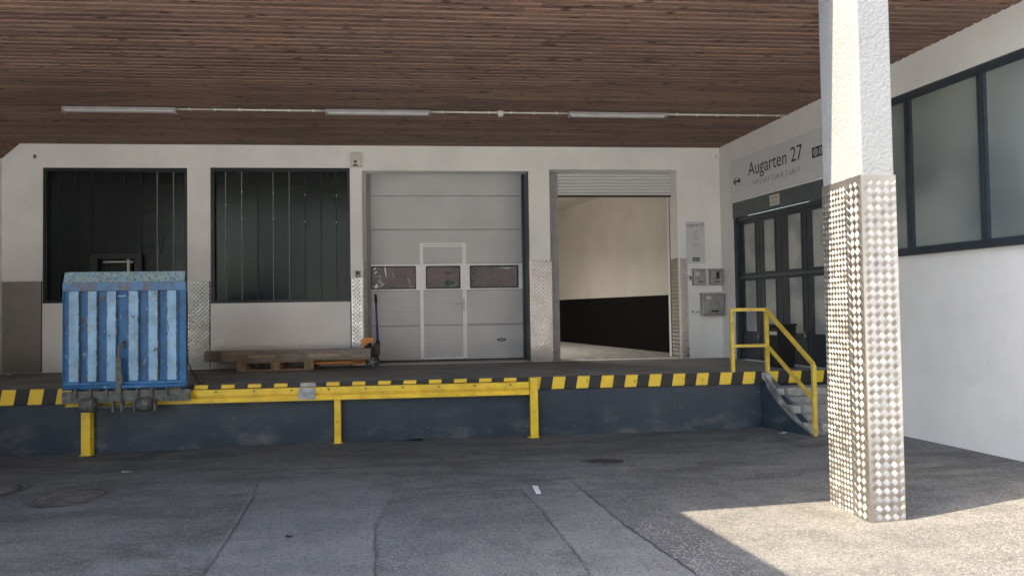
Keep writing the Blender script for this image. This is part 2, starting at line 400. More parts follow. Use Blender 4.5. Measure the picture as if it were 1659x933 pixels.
def tread(bm, origin, ua, un, W_, H_, pitch, bars=5, h=.0022, HK=.8):
    """Raised five-bar pattern on a plate: ua along the plate, un its outward normal, z up."""
    o, ua, un, uz = Vector(origin), Vector(ua), Vector(un), Vector((0, 0, 1))
    nx, nz = int(W_ / pitch) + 1, int(H_ / pitch) + 1
    for kind in (0, 1):
        dx, dz = (.7071, .7071) if kind == 0 else (-.7071, .7071)
        rt = random.Random(kind + int(W_ * 1000))
        for i in range(nx + 1):
            for j in range(nz + 1):
                cx, cz = (i + .5 * kind) * pitch, (j + .5 * kind) * pitch
                jt = rt.uniform(.8, 1.15)
                for s in range(bars):
                    off = (s - (bars - 1) / 2) * .62 * pitch / bars * 1.05
                    mx, mz = cx - dz * off, cz + dx * off; L = pitch * .31; wd = pitch * .27 / bars if bars > 1 else pitch * .13; h = wd * HK * jt
                    if not (L * .6 < mx < W_ - L * .6 and L * .6 < mz < H_ - L * .6): continue
                    def P(l, w_, hh): return bm.verts.new(o + ua * (mx + dx * l - dz * w_) + uz * (mz + dz * l + dx * w_) + un * hh)
                    a, b, c, d = P(-L, -wd, 0), P(L, -wd, 0), P(L, wd, 0), P(-L, wd, 0)
                    e, f = P(-L * .72, 0, h), P(L * .72, 0, h)
                    bm.faces.new((a, b, f, e)); bm.faces.new((b, c, f)); bm.faces.new((c, d, e, f)); bm.faces.new((d, a, e))
    return bm

# ------------------------------------------------------------------ ground
def sm(t): t = max(0, min(1, t)); return t * t * (3 - 2 * t)
def gz(x, y): return .09 * sm((x - 2.7) / 2.2) - .05 * sm((-3 - x) / 2.2)
def lines(lo, hi, step, far):
    n = int((hi - lo) / step); c = [lo + i * step for i in range(n + 1)]
    return [-far, -60, -25] + [x for x in c] + [25, 60, far]
bm = bm_new(); xs = lines(-14, 14, .35, 600); ys = lines(-6, 15, .5, 600)
gv = [[bm.verts.new((x, y, gz(x, y))) for x in xs] for y in ys]
for j in range(len(ys) - 1):
    for i in range(len(xs) - 1):
        f = bm.faces.new((gv[j][i], gv[j][i + 1], gv[j + 1][i + 1], gv[j + 1][i])); f.smooth = True
G0 = Frame(0, 0, 0)
single('asphalt_ground', bm, 'asphalt', None, None, fr=G0, kind='structure')
def gp(x, y, z=0.0):                                    # ground point under photo pixel (x, y)
    d = f0 + cr * ((x - 829.5) / F_PX) - cu * ((y - 466.5) / F_PX); t = (z - CAM_Z) / d.z
    return Vector((d.x * t, d.y * t, z))
def sheet(name, pix, mat, label=None, lift=.004, wob=.012, kind='structure', cat=None):
    pts = [gp(*p) for p in pix]; out = []
    for p, q in zip(pts, pts[1:] + pts[:1]):
        n = max(2, int((q - p).length / .12))
        for i in range(n):
            c = p.lerp(q, i / n); c += Vector((random.uniform(-wob, wob), random.uniform(-wob, wob), 0)); c.z = gz(c.x, c.y) + lift; out.append(c)
    b_ = bm_new(); vs = [b_.verts.new(p) for p in out]; f = b_.faces.new(vs)
    bmesh.ops.triangulate(b_, faces=[f])
    return single(name, b_, mat, label, cat, fr=G0, kind=kind)
sheet('asphalt_patch', [(415, 782), (520, 770), (640, 790), (608, 850), (600, 1050), (250, 1050), (330, 933)], 'asphalt_patch')
sheet('asphalt_patch', [(842, 792), (930, 783), (1010, 850), (1130, 933), (1300, 1060), (1050, 1060), (962, 933), (880, 830)], 'asphalt_patch')
sheet('asphalt_patch', [(1013, 849), (1100, 846), (1235, 934), (1400, 1060), (1303, 1060), (1133, 933)], 'asphalt_coarse', lift=.008)
M['seam'] = simple('asphalt_seam', (.055, .054, .052), .7)
def seam(pix, w_=.016, seed=2):
    rd = random.Random(seed); pts = [gp(*p) for p in pix]; c = []
    for p, q in zip(pts, pts[1:]):
        n = max(2, int((q - p).length / .07)); c += [p.lerp(q, i / n) for i in range(n)]
    b_ = bm_new(); L_, R_ = [], []
    for i, p in enumerate(c):
        d = (c[min(i + 1, len(c) - 1)] - c[max(i - 1, 0)]).normalized(); n_ = Vector((-d.y, d.x, 0)); o = rd.uniform(-.012, .012)
        for lst, sg in ((L_, 1), (R_, -1)):
            v_ = p + n_ * (o + sg * w_ * rd.uniform(.15, .6)); v_.z = gz(v_.x, v_.y) + .012; lst.append(b_.verts.new(v_))
    for i in range(len(c) - 1): b_.faces.new((L_[i], L_[i + 1], R_[i + 1], R_[i]))
    single('asphalt_seam', b_, 'seam', None, None, fr=G0, kind='structure')
seam([(420, 775), (408, 810), (372, 870), (330, 933), (290, 1000)], .012)
seam([(608, 848), (609, 890), (606, 960)], .008, 3)
seam([(930, 784), (1010, 850), (1130, 933), (1230, 1010)], .016, 4)
seam([(842, 792), (880, 830), (962, 933)], .007, 5)
seam([(1235, 700), (1262, 712), (1300, 728), (1340, 733)], .018, 6)
def disc(cx, cy, rx, ry, n=28, seed=1, rough=.0):
    rd = random.Random(seed); return [(cx + rx * math.cos(2 * math.pi * i / n) * (1 + rd.uniform(-rough, rough)), cy + ry * math.sin(2 * math.pi * i / n) * (1 + rd.uniform(-rough, rough))) for i in range(n)]
def manhole(px_, py_, rad, label):
    c = gp(px_, py_); t = thing('manhole_cover', label, 'manhole cover', (c.x, c.y, gz(c.x, c.y)), G0, group='manhole covers')
    b_ = bm_new(); tube(b_, (0, 0, .002), (0, 0, .011), rad, 36)
    for i in range(-4, 5):
        w_ = math.sqrt(max(0, rad * rad * .85 - (i * rad / 5) ** 2)); box(b_, -w_, w_, i * rad / 5 - .012, i * rad / 5 + .012, .0105, .016)
    obj('cover', b_, 'manhole', t)
    b_ = bm_new(); n = 36; ra, rb = rad + .012, rad + .05
    for i in range(n):
        a0_, a1_ = 2 * math.pi * i / n, 2 * math.pi * (i + 1) / n
        b_.faces.new([b_.verts.new((r_ * math.cos(a_), r_ * math.sin(a_), .012)) for r_, a_ in ((ra, a0_), (rb, a0_), (rb, a1_), (ra, a1_))])
    obj('rim', b_, 'dark_steel', t)
manhole(116, 801, .30, 'round rusty manhole cover in the asphalt in front of the blue ramp')
manhole(-14, 788, .25, 'round manhole cover cut by the left edge of the photo')
M['yard'] = simple('pale_bounce_sheet', (.46, .48, .50), .85, var=.15, scale=1.2)  # pale sheet added out of view to bounce sunlight under the canopy
bm = bm_new(); vsy = [[bm.verts.new((x, y, gz(x, y) + .005)) for x in (-40, -20, -6, -3, -1, 0, 1, 2, 2.7, 3.2, 3.7, 4.2, 4.9, 12, 25, 40)] for y in (-19.5, -10, 3.4)]
for j in range(2):
    for i in range(15): bm.faces.new((vsy[j][i], vsy[j][i + 1], vsy[j + 1][i + 1], vsy[j + 1][i]))
single('bounce_sheet', bm, 'yard', None, None, fr=G0, kind='structure')
sheet('oil_stain', disc(985, 747, 52, 4.5, seed=3, rough=.12), M['black_rubber'] if False else 'asphalt_coarse', lift=.004)
k = NT('damp_stain'); M['damp'] = k.out((.028, .027, .026), .55)
sheet('damp_stain', disc(978, 747, 34, 3.2, seed=9, rough=.15), 'damp', lift=.008)
single('paint_mark', (lambda b_: (sheet_pts := [gp(*p) for p in ((862, 787), (871, 787), (877, 800), (869, 801))], [b_.faces.new([b_.verts.new((p.x, p.y, .006)) for p in sheet_pts])], b_)[2])(bm_new()), 'litter', 'short white paint dash on the asphalt before the dock', 'paint mark', fr=G0)
def scrap(x, y, w_, d_, mat, label, cat, name='paper_scrap', rz=.3):
    p = gp(x, y); b_ = bm_new()
    vs = [[b_.verts.new((i * w_ / 4 - w_ / 2 + random.uniform(-.01, .01), j * d_ / 2 - d_ / 2, .006 + random.uniform(0, .018))) for i in range(5)] for j in range(3)]
    for j in range(2):
        for i in range(4): b_.faces.new((vs[j][i], vs[j][i + 1], vs[j + 1][i + 1], vs[j + 1][i]))
    single(name, b_, mat, label, cat, (p.x, p.y, gz(p.x, p.y)), G0, rz)
scrap(206, 761, .11, .05, 'litter', 'crumpled white scrap on the ground below the blue ramp', 'litter')
scrap(468, 871, .06, .02, 'black_rubber', 'small black scrap on the smooth asphalt patch', 'litter', 'rubber_scrap')
scrap(673, 713, .22, .12, 'black_rubber', 'flat black rubber piece at the foot of the navy dock wall', 'litter', 'rubber_scrap', .1)
scrap(1268, 706, .10, .05, 'litter', 'white scrap lying near the foot of the stairs', 'litter')
# ------------------------------------------------------------------ hall building
hall = thing('loading_hall', 'white plastered loading hall with wooden canopy, glass panels and loading doors', 'building')
ZC = 4.52                                                # ceiling height at the back wall
def hp(x0, x1, y0, y1, b=0.0, fr=B):                     # pixel rectangle to (a0,a1,z0,z1); x at mid height
    ym = (y0 + y1) / 2; xm = (x0 + x1) / 2
    return fr.px(x0, ym, b)[0], fr.px(x1, ym, b)[0], fr.px(xm, y1, b)[1], fr.px(xm, y0, b)[1]
W1 = hp(69, 303.5, 272, 490); W2 = hp(341, 567.5, 272, 490)
GD = list(hp(587.5, 858.5, 277, 586)); GD[2] = DZ
OD = list(hp(892, 1099, 275, 580)); OD[2] = DZ
AL = B.px(3, 400)[0]                                     # left end of the wall
bm = wall(bm_new(), AL, 0.0, 0.0, 5.3, [W1, W2, tuple(GD), tuple(OD)], 0, .30)
obj('back_wall', bm, 'wall', hall)
# deep side walls of the two door niches
for q in ((GD[0] - .25, GD[0], .95), (GD[1], GD[1] + .18, .95), (OD[0] - .14, OD[0], .95), (OD[1], OD[1] + .25, .60)): obj('niche_wall', box(bm_new(), q[0], q[1], .30, q[2], DZ, 4.4), 'wall', hall)
# left return wall with stained plaster, running towards the camera outside the frame
bm = bm_new(); box(bm, AL - .3, AL - .001, -8.6, .3, -.2, 5.3); obj('left_wall', bm, 'wall_side', hall)
# little bracket corner under the boards
bm = prism(bm_new(), [(AL, -.02, ZC - .001), (AL + .28, -.02, ZC - .001), (AL, -.02, ZC - .25)], (0, -.10, 0)); obj('corner_trim', bm, 'wood_dark', hall)

# side wall (frame W): a runs towards the camera
SD = list(hp(1189, 1395, 327, 600, fr=W)); SD[2] = DZ
SD[0] = W.px(1189, 450)[0]; SD[1] = W.px(1400, 450)[0]; SD[3] = W.px(1189, 329)[1]
SW0 = W.px(1420, 300)[0]
wz0 = W.px(1560, 401.5)[1]; wz1 = W.px(1560, 114)[1]
SWIN = (SW0, 13.5, wz0, wz1)
bm = wall(bm_new(), 0.0, 14.0, -.2, 5.3, [tuple(SD), SWIN], 0, .30)
# butt end at the back wall is hidden inside it
obj('side_wall', bm, 'wall_side', hall)
# window strip in the side wall
win = obj('side_window', (lambda b_: b_)(box(bm_new(), SWIN[0], SWIN[1], .03, .10, SWIN[2], SWIN[2] + .07)), 'frame_grey', hall)
bm = bm_new(); box(bm, SWIN[0], SWIN[1], .03, .10, SWIN[3] - .09, SWIN[3])
ms = [W.px(x, y, .05)[0] for x, y in ((1474, 280), (1594, 250))]; stp = ms[1] - ms[0]
mm = [ms[0] - stp] + [ms[0] + i * stp for i in range(0, 5)]
for a in mm:
    if SWIN[0] < a < SWIN[1] - .1:
        box(bm, a - .042, a + .042, .025, .10, SWIN[2] + .07, SWIN[3] - .09); box(bm, a - .007, a + .007, .018, .0255, SWIN[2] + .07, SWIN[3] - .09)
obj('mullion', bm, 'frame_grey', win)
bm = bm_new(); box(bm, SWIN[0], SWIN[1], .07, .08, SWIN[2] + .06, SWIN[3] - .08); obj('pane', bm, 'frost', win)
bm = bm_new(); box(bm, SWIN[0], SWIN[1], -.05, .028, SWIN[2] - .03, SWIN[2] - .003); obj('sill', bm, 'frame_grey', win)
# paler lower wall panel of the two windows
for w_ in (W1, W2):
    bm = bm_new(); box(bm, w_[0] + .0, w_[1] + .0, -.012, .0, DZ + .003, w_[2] - .012); obj('parapet_panel', bm, 'wall', hall)

def profile_window(w_, xs, pale_joints, dots=()):  # flags choose which joints get the paler grey metal
    a0, a1, z0, z1 = w_
    fm = bm_new()
    box(fm, a0, a0 + .06, .01, .12, z0, z1); box(fm, a1 - .05, a1, .01, .12, z0, z1)
    box(fm, a0 + .06, a1 - .05, .01, .12, z0, z0 + .05); box(fm, a0 + .06, a1 - .05, .01, .12, z1 - .06, z1)
    wn = obj('window', fm, 'frame_black', hall)
    g = bm_new(); xa = [a0 + .06] + [B.px(x, 380, .07)[0] for x in xs] + [a1 - .05]
    for p, q in zip(xa, xa[1:]): box(g, p + .006, q - .006, .075, .082, z0 + .05, z1 - .06)
    obj('pane', g, 'glass_dark', wn)
    j = bm_new(); jl = bm_new()
    for x, l in zip(xs, pale_joints):
        a = B.px(x, 380, .07)[0]; box(jl if l else j, a - .004, a + .004, .055, .075, z0 + .05, z1 - .06)
    obj('joint', j, 'frame_black', wn)
    if any(pale_joints): obj('joint', jl, 'grey_metal', wn, 'pale sealing strip')
    for x, y in dots:
        a, z = B.px(x, y, .05); obj('glass_clip', tube(bm_new(), (a, .042, z), (a, .056, z), .012, 12), 'plastic_white', wn)
    return wn
profile_window(W1, [97, 123, 149, 175, 202, 229, 255, 281.5], [0, 0, 0, 0, 0, 0, 1, 1])
profile_window(W2, [366, 392, 418, 443, 469, 494, 520, 545], [1, 1, 0, 1, 1, 0, 0, 0],
               [(366, 332), (392, 311), (392, 354), (443, 313), (443, 354), (494, 316), (494, 359), (545, 317), (545, 360)])
# black flap frame in the first window with a pale pipe behind it
fl = hp(147, 230, 411, 452, .0)
bm = bm_new(); a0, a1, z0, z1 = fl
box(bm, a0, a1, -.02, .05, z1 - .085, z1); box(bm, a0, a0 + .11, -.02, .05, z0 - .3, z1 - .085); box(bm, a1 - .11, a1, -.02, .05, z0 - .3, z1 - .085)
fr_ = obj('window_flap', bm, 'black_rubber', hall)
bm = bm_new(); a_, z_ = B.px(209, 424, -.02); tube(bm, (a_, -.045, z_ - .5), (a_, -.045, z_ + .04), .022); tube(bm, (a0 + .2, -.005, z_ + .0), (a1 - .14, -.005, z_ + .0), .014)
obj('flap_pipe', bm, 'plastic_white', fr_)

# rooms behind
bm = bm_new()
a0, a1 = AL, GD[0] - .26
box(bm, a0, a1, .31, 3.2, DZ - .02, DZ); box(bm, a0, a1, 3.2, 3.3, DZ, 4.4); box(bm, a0, a1, .31, 3.3, 4.4, 4.45); box(bm, a0 - .1, a0, .31, 3.3, DZ, 4.4); box(bm, a1 - .05, a1, .31, 3.2, DZ, 4.4)
obj('store_room', bm, 'darkroom', hall)

# ---- sectional garage door
DB = .75
g = hp(601, 846, 281, 583, DB)
dr = obj('sectional_door', bm_new(), 'door_skin', hall)
ga0, ga1 = g[0], g[1]; gz0 = DZ + .02
zl = lambda y: B.px(723, y, DB)[1]
levels = [zl(581), zl(526.5), zl(470), zl(427), zl(372), zl(317.5), zl(262)]
levels[0] = gz0
bm = bm_new()
wx = [B.px(x, 450, DB)[0] for x in (601, 673, 691, 745, 762, 839)]
for i in range(6):
    z0, z1 = levels[i], levels[i + 1]
    if i == 2: continue
    wk0, wk1 = B.px(685.5, 500, DB)[0], B.px(751, 500, DB)[0]
    if i < 2:
        for p, q in ((ga0, wk0 - .012), (wk0, wk1), (wk1 + .012, ga1)): box(bm, p, q, DB, DB + .05, z0 + .004, z1 - .004, .004)
    else: box(bm, ga0, ga1, DB, DB + .05, z0 + .004, z1 - .004, .004)
obj('door_panel', bm, 'door_skin', dr)
# glazed section
bm = bm_new(); z0, z1 = levels[2], levels[3]; t_ = (z1 - z0) * .11
zb, zt = zl(466.5), zl(431.5)
box(bm, ga0, ga1, DB - .003, DB + .045, z0 + .003, zb); box(bm, ga0, ga1, DB - .003, DB + .045, zt, z1 - .003)
for p, q in ((wx[1], wx[2]), (wx[3], wx[4]), (wx[5], ga1)): box(bm, p, q, DB - .003, DB + .045, zb, zt)
obj('window_frame', bm, 'white_metal', dr)
for p, q in ((wx[0], wx[1]), (wx[2], wx[3]), (wx[4], wx[5])): obj('pane', box(bm_new(), p, q, DB + .012, DB + .016, zb, zt), 'glass_door', dr)
bm = bm_new()
for p, q in ((wx[0], wx[1]), (wx[2], wx[3]), (wx[4], wx[5])):
    for x0_, x1_, y0_, y1_ in ((p, q, zb - .012, zb + .012), (p, q, zt - .012, zt + .012)): box(bm, x0_ - .01, x1_ + .01, DB - .008, DB - .0035, y0_, y1_)
    for x0_ in (p, q): box(bm, x0_ - .012, x0_ + .012, DB - .008, DB - .0035, zb + .0125, zt - .0125)
obj('window_gasket', bm, 'ink', dr)
# wicket door frame
bm = bm_new(); fa = [B.px(x, 500, DB)[0] for x in (681, 686.5, 750, 756)]; zt_ = zl(394); zb_ = gz0 + .0
for p, q in ((fa[0], fa[0] + .033), (fa[1] - .028, fa[1]), (fa[2], fa[2] + .028), (fa[3] - .033, fa[3])): box(bm, p, q, DB - .022, DB - .009, zb_ + .02, zt_)
box(bm, fa[0] + .0335, fa[3] - .0335, DB - .022, DB - .009, zt_ - .022, zt_); box(bm, fa[1] + .0, fa[2] - .0, DB - .020, DB - .009, zt_ - .062, zt_ - .042)
box(bm, fa[0] + .0335, fa[3] - .0335, DB - .0225, DB - .009, zb_ + .02, zb_ + .045)
obj('wicket_frame', bm, 'white_metal', dr)
bm = bm_new(); a_, z_ = B.px(751.5, 493, DB - .03); box(bm, a_ - .022, a_ + .022, DB - .034, DB - .023, z_ - .115, z_ + .115, .004)
tube(bm, (a_, DB - .034, z_ + .015), (a_, DB - .075, z_ + .015), .011); tube(bm, (a_, DB - .072, z_ + .015), (a_ - .13, DB - .072, z_ + .015), .010)
obj('door_handle', bm, 'plastic_white', dr)
bm = bm_new(); a_, z_ = B.px(812.5, 550, DB); n = 20
bm.faces.new([bm.verts.new((a_ + .085 * math.cos(2 * math.pi * i / n), DB - .004, z_ + .03 * math.sin(2 * math.pi * i / n))) for i in range(n)])
badge = obj('badge', bm, 'ink', dr)
bm = bm_new(); box(bm, a_ - .05, a_ + .05, DB - .007, DB - .0045, z_ - .012, z_ + .012); obj('badge_text_plate', bm, 'grey_metal', badge)
bm = bm_new(); box(bm, ga0, ga1, DB + .0, DB + .05, DZ + .001, gz0); obj('bottom_seal', bm, 'black_rubber', dr)
bm = bm_new(); box(bm, ga1 + .003, GD[1] - .002, DB - .10, DB + .06, DZ + .001, 4.3); obj('guide_rail', bm, 'frame_grey', dr)
bm = bm_new(); box(bm, GD[1] - .012, GD[1] - .001, .04, DB - .11, DZ + .001, GD[3] - .003); obj('rail_cover', bm, 'frame_grey', dr)
bm = bm_new(); box(bm, GD[0] + .001, ga0 - .002, DB - .03, DB + .06, DZ + .001, 4.3); obj('guide_rail', bm, 'grey_metal', dr)
bm = bm_new(); box(bm, GD[0] - .2, GD[1] + .15, DB + .08, DB + .12, DZ, 4.4); obj('door_backing', bm, 'darkroom', hall)

# ---- open doorway with roller shutter and corridor
SB = .45
sh = hp(901.5, 1089, 278, 318, SB)
bm = bm_new(); box(bm, sh[0], sh[1], SB - .12, SB - .05, sh[2], 4.35); shut = obj('roller_shutter', bm, 'shutter', hall)
bm = bm_new(); box(bm, sh[0], sh[1], SB - .13, SB - .045, sh[2] - .03, sh[2] - .002); obj('bottom_bar', bm, 'black_rubber', shut)
bm = bm_new(); box(bm, OD[0] + .002, sh[0] - .002, SB - .13, SB + .02, DZ + .001, 4.35); obj('guide_rail', bm, 'grey_metal', shut)
bm = bm_new(); box(bm, sh[1] + .002, OD[1] - .002, SB - .02, SB + .02, DZ + .001, 4.35); obj('guide_rail', bm, 'frame_black', shut)
# corridor: oblique wall seen through the opening
def wpt(x, y, z):  # world to B frame
    v_ = B.I @ Vector((x, y, z)); return v_
P0, P1 = wpt(3.17, 14.5, 0), wpt(1.27, 20.6, 0); dirc = (P1 - P0).normalized(); P1 = P0 + dirc * 8.2; P0 = P0 - dirc * 1.25
nrm = Vector((-dirc.y, dirc.x, 0)) * -1.0
off = nrm * .12
z0, zd, z1 = DZ, DZ + 1.15, 4.38
bm = bm_new()
prism(bm, [Vector((P0.x, P0.y, zd)), Vector((P1.x, P1.y, zd)), Vector((P1.x, P1.y, z1)), Vector((P0.x, P0.y, z1))], off)
box(bm, -6.4, 0.3, P1.y, P1.y + .1, DZ, z1)
box(bm, -6.5, -6.4, 1.2, P1.y, DZ, z1); box(bm, -6.4, GD[1] + .14, 1.15, 1.2, DZ, z1)
obj('corridor_wall', bm, 'inner', hall)
bm = bm_new(); prism(bm, [Vector((P0.x, P0.y, z0)) - off * .1, Vector((P1.x, P1.y, z0)) - off * .1, Vector((P1.x, P1.y, zd)) - off * .1, Vector((P0.x, P0.y, zd)) - off * .1], off * .9)
obj('black_wainscot', bm, 'dado', hall)
bm = bm_new(); box(bm, -6.5, .3, .31, P1.y, z1, z1 + .1); obj('corridor_ceiling', bm, 'inner', hall)
bm = bm_new(); box(bm, -6.5, .3, .302, P1.y, DZ - .1, DZ); obj('corridor_floor', bm, 'steps', hall)
# lamp of the corridor, out of sight beside the doorway
lampd = bpy.data.lights.new('corridor_lamp', 'AREA'); lampd.shape = 'RECTANGLE'; lampd.size = 1.4; lampd.size_y = .3; lampd.energy = 36; lampd.color = (1.0, .95, .88)
lo = bpy.data.objects.new('corridor_lamp', lampd); COL.objects.link(lo); lo.matrix_world = B.M @ Matrix.Translation((-4.6, 3.2, 4.3)) @ Matrix.Rotation(R(20), 4, 'Y')
# building volume above and behind, keeps the sky out
bm = bm_new(); box(bm, AL - .3, .0, .31, 10.5, 4.6, 5.3); box(bm, AL - .3, -6.51, 10.4, 10.5, 0, 4.6); box(bm, AL - .3, .4, 10.5, 10.6, 0, 5.3); box(bm, .31, .5, .3, 10.5, 0, 5.3)
obj('hall_body', bm, 'wall_side', hall)
bm = bm_new(); box(bm, 0.31, 14.0, 1.6, 1.7, 0, 5.3); o_ = obj('side_room', bm, 'darkroom', hall); o_.matrix_parent_inverse = Matrix(); o_.matrix_local = B.I @ W.M
# things parented to hall but built in the W frame
for nm in ('side_wall', 'side_window'):
    bpy.data.objects[nm].matrix_local = B.I @ W.M

# ---- folding doors in the side wall
fd = obj('folding_door', bm_new(), 'door_grey', hall); fd.matrix_local = B.I @ W.M
a0, a1, z0, z1 = SD; zh = W.px(1196, 352)[1]
bm = bm_new(); box(bm, a0, a1, .004, .05, zh, z1); obj('header', bm, 'header_grey', fd)
bm = bm_new(); box(bm, a0, a0 + .09, .02, .14, z0, zh - .002); box(bm, a0 + .09, a1, .05, .14, zh - .07, zh - .002)
obj('door_frame', bm, 'frame_grey', fd)
pxs = [(1207, 1225), (1239, 1257), (1278, 1300), (1318, 1342)]
zt1, zt0 = W.px(1216, 362, .1)[1], W.px(1216, 442, .1)[1]; zm0 = W.px(1216, 536, .1)[1]; zm1 = W.px(1216, 455, .1)[1]
wins = [(W.px(p, 420, .1)[0], W.px(q, 420, .1)[0]) for p, q in pxs]
st = wins[3][0] - wins[1][0]; wins.append((wins[3][0] + st * .55, wins[3][1] + st * .55)); 
holes = [(p, q, zt0, zt1) for p, q in wins] + [(p, q, zm0, zm1) for p, q in wins]
leaf_e = [a0 + .09] + [(wins[i][1] + wins[i + 1][0]) / 2 for i in range(4)] + [a1]
for i in range(5):
    p, q = leaf_e[i], leaf_e[i + 1]
    hs = [h for h in holes if p < (h[0] + h[1]) / 2 < q]
    hs = [(h[0], min(h[1], q - .03), h[2], h[3]) for h in hs]
    lf = obj('door_leaf', wall(bm_new(), p + .006, q - .006, DZ + .01, zh - .075, hs, .09, .13), 'door_grey', fd)
    b2 = bm_new()
    for h in hs:
        box(b2, h[0], h[1], .10, .104, h[2], h[3])
    obj('pane', b2, 'frost_door', lf)
    b2 = bm_new()
    for h in hs:
        box(b2, h[0] - .025, h[0], .082, .0895, h[2], h[3]); box(b2, h[1], h[1] + .025, .082, .0895, h[2], h[3])
        box(b2, h[0] - .025, h[1] + .025, .082, .0895, h[2] - .025, h[2] - .0005); box(b2, h[0] - .025, h[1] + .025, .082, .0895, h[3] + .0005, h[3] + .025)
    box(b2, p + .01, q - .01, .075, .0895, DZ + .03, DZ + .40)
    obj('glazing_bead', b2, 'frame_grey', lf)
zr = W.px(1216, 448.5, .06)[1]
bm = bm_new(); box(bm, a0 + .1, a1, .05, .074, zr - .02, zr + .02); obj('push_bar', bm, 'header_grey', fd)
for x in (1231, 1306):
    bm = bm_new(); a_, z_ = W.px(x, 545, .08); tube(bm, (a_, .055, z_ - .08), (a_, .055, z_ + .08), .009); tube(bm, (a_, .055, z_), (a_, .09, z_), .012)
    obj('door_handle', bm, 'steel', fd)

# ---- tread plates on the piers
def pier_plate(x0, x1, y0, y1, mat, label, pitch=.05, bars=3):
    a0, a1, z0, z1 = hp(x0, x1, y0, y1); z0 = DZ + .01
    b_ = bm_new(); box(b_, a0, a1, -.012, -.0, z0, z1)
    tread(b_, (a0, -.012, z0), (1, 0, 0), (0, -1, 0), a1 - a0, z1 - z0, .068, 1, .003, 1.1)
    return obj('tread_plate', b_, mat, hall, label)
pier_plate(3.5, 67, 456, 600, 'tread_old', 'dark dull tread plate on the leftmost pier')
pier_plate(304, 340.5, 456, 600, 'tread_old', 'dark dull tread plate between the two glass panels')
pier_plate(570, 587.3, 450, 592, 'tread_wall', 'bright tread plate left of the sectional door')
pier_plate(859, 895, 421, 586, 'tread_wall', 'bright tread plate between the two doors')
pier_plate(1103, 1115, 418, 580, 'tread_wall', 'narrow tread plate right of the open doorway')
def reveal_plate(a, b0, b1, zt, sgn, mat='tread_sunlit'):
    b_ = bm_new(); box(b_, min(a, a + sgn * .01), max(a, a + sgn * .01), b0, b1, DZ + .01, zt)
    tread(b_, (a + sgn * .01, b0, DZ + .01), (0, 1, 0), (sgn, 0, 0), b1 - b0, zt - DZ - .01, .068, 1, .003, 1.1); return obj('tread_plate', b_, mat, hall)
reveal_plate(GD[0], .0, .70, B.px(590, 424, .1)[1], 1)
reveal_plate(OD[1], .0, .40, B.px(1098, 418, .1)[1], -1, 'tread_old')
for x in (68, 303.8, 340.7, 569):
    bm = bm_new(); a_ = B.px(x, 540)[0]; box(bm, a_ - .008, a_ + .008, -.016, -.013, DZ + .01, B.px(x, 456)[1] if x < 400 else B.px(x, 450)[1])
    obj('plate_edge_strip', bm, 'ink', hall)

# ---- canopy: boards, roof slab
cz = lambda b: ZC - .030 * b if b > -4.5 else ZC + .135
slope = .030
bm = bm_new(); pitch = .112; n = int(8.2 / pitch); rd = random.Random(3)
canopy = obj('canopy', bm_new(), 'gap', hall)
def rightlim(b):   # a of the side wall line at depth b
    p = B.I @ (W.M @ Vector((0, 0, 0))); q = B.I @ (W.M @ Vector((10, 0, 0))); return q.x * (b / q.y)
front = lambda a: (B.I @ Vector((0, 0, 0))).y
# canopy outline in world: front edge, inner corner, and an unseen left part added to shade the ground
E0 = Vector((2.7, 6.08)); ed = Vector((1, .20)).normalized()
CR = Vector((-2.14, 5.11)); CF = CR + Vector((.236, -.972)) * 2.5
ERIGHT = E0 + ed * 3.2
def limit_a(b):
    c, e, f = B.I @ Vector((CR.x, CR.y, 0)), B.I @ Vector((ERIGHT.x, ERIGHT.y, 0)), B.I @ Vector((CF.x, CF.y, 0))
    if b > c.y: return c.x + (b - c.y) / (e.y - c.y) * (e.x - c.x), e.y
    return c.x + (b - c.y) / (f.y - c.y) * (f.x - c.x), e.y
outline = [B.w(AL - .3, .05, 0), B.w(.35, .05, 0), B.w(rightlim(-6.2) + .3, -6.2, 0), Vector((ERIGHT.x, ERIGHT.y, 0)), Vector((CR.x, CR.y, 0)), Vector((CF.x, CF.y, 0)), Vector((-14.0, 2.2, 0))]
bm = bm_new(); prism(bm, [B.I @ Vector((p.x, p.y, 4.80)) for p in outline], (0, 0, .42)); obj('roof_slab', bm, 'wall_side', canopy)
bm = bm_new()
for i in range(n):
    b1 = -i * pitch; b0 = b1 - pitch + .023; zc0, zc1 = ZC - slope * b0, ZC - slope * b1
    rl = rightlim(b0) + .06
    alim, eb0 = limit_a(b0 - .03)
    a = AL
    # stop at the front edge of the canopy
    cuts = [AL]
    while cuts[-1] < rl - 5.2: cuts.append(cuts[-1] + rd.uniform(3.0, 5.0))
    cuts.append(rl)
    for p, q in zip(cuts, cuts[1:]):
        if b0 < eb0 and p >= alim: continue
        if b0 < eb0: q = min(q, alim)
        if q - p < .05: continue
        dz_ = rd.uniform(-.0015, .0015); ch = .010
        prof = [(b0, zc0 + .02), (b0, zc0 + ch), (b0 + ch, zc0), (b1 - ch, zc1), (b1, zc1 + ch), (b1, zc1 + .02)]
        prism(bm, [Vector((p + .0015, y_, z_ + dz_)) for y_, z_ in prof], (q - p - .003, 0, 0))
obj('ceiling_boards', bm, 'boards', canopy)
bm = bm_new(); bl = [B.I @ Vector((p.x, p.y, 0)) for p in outline]
prism(bm, [Vector((p.x, p.y, ZC + .019 - slope * p.y)) for p in bl], (0, 0, .005)); obj('board_backing', bm, 'gap', canopy)
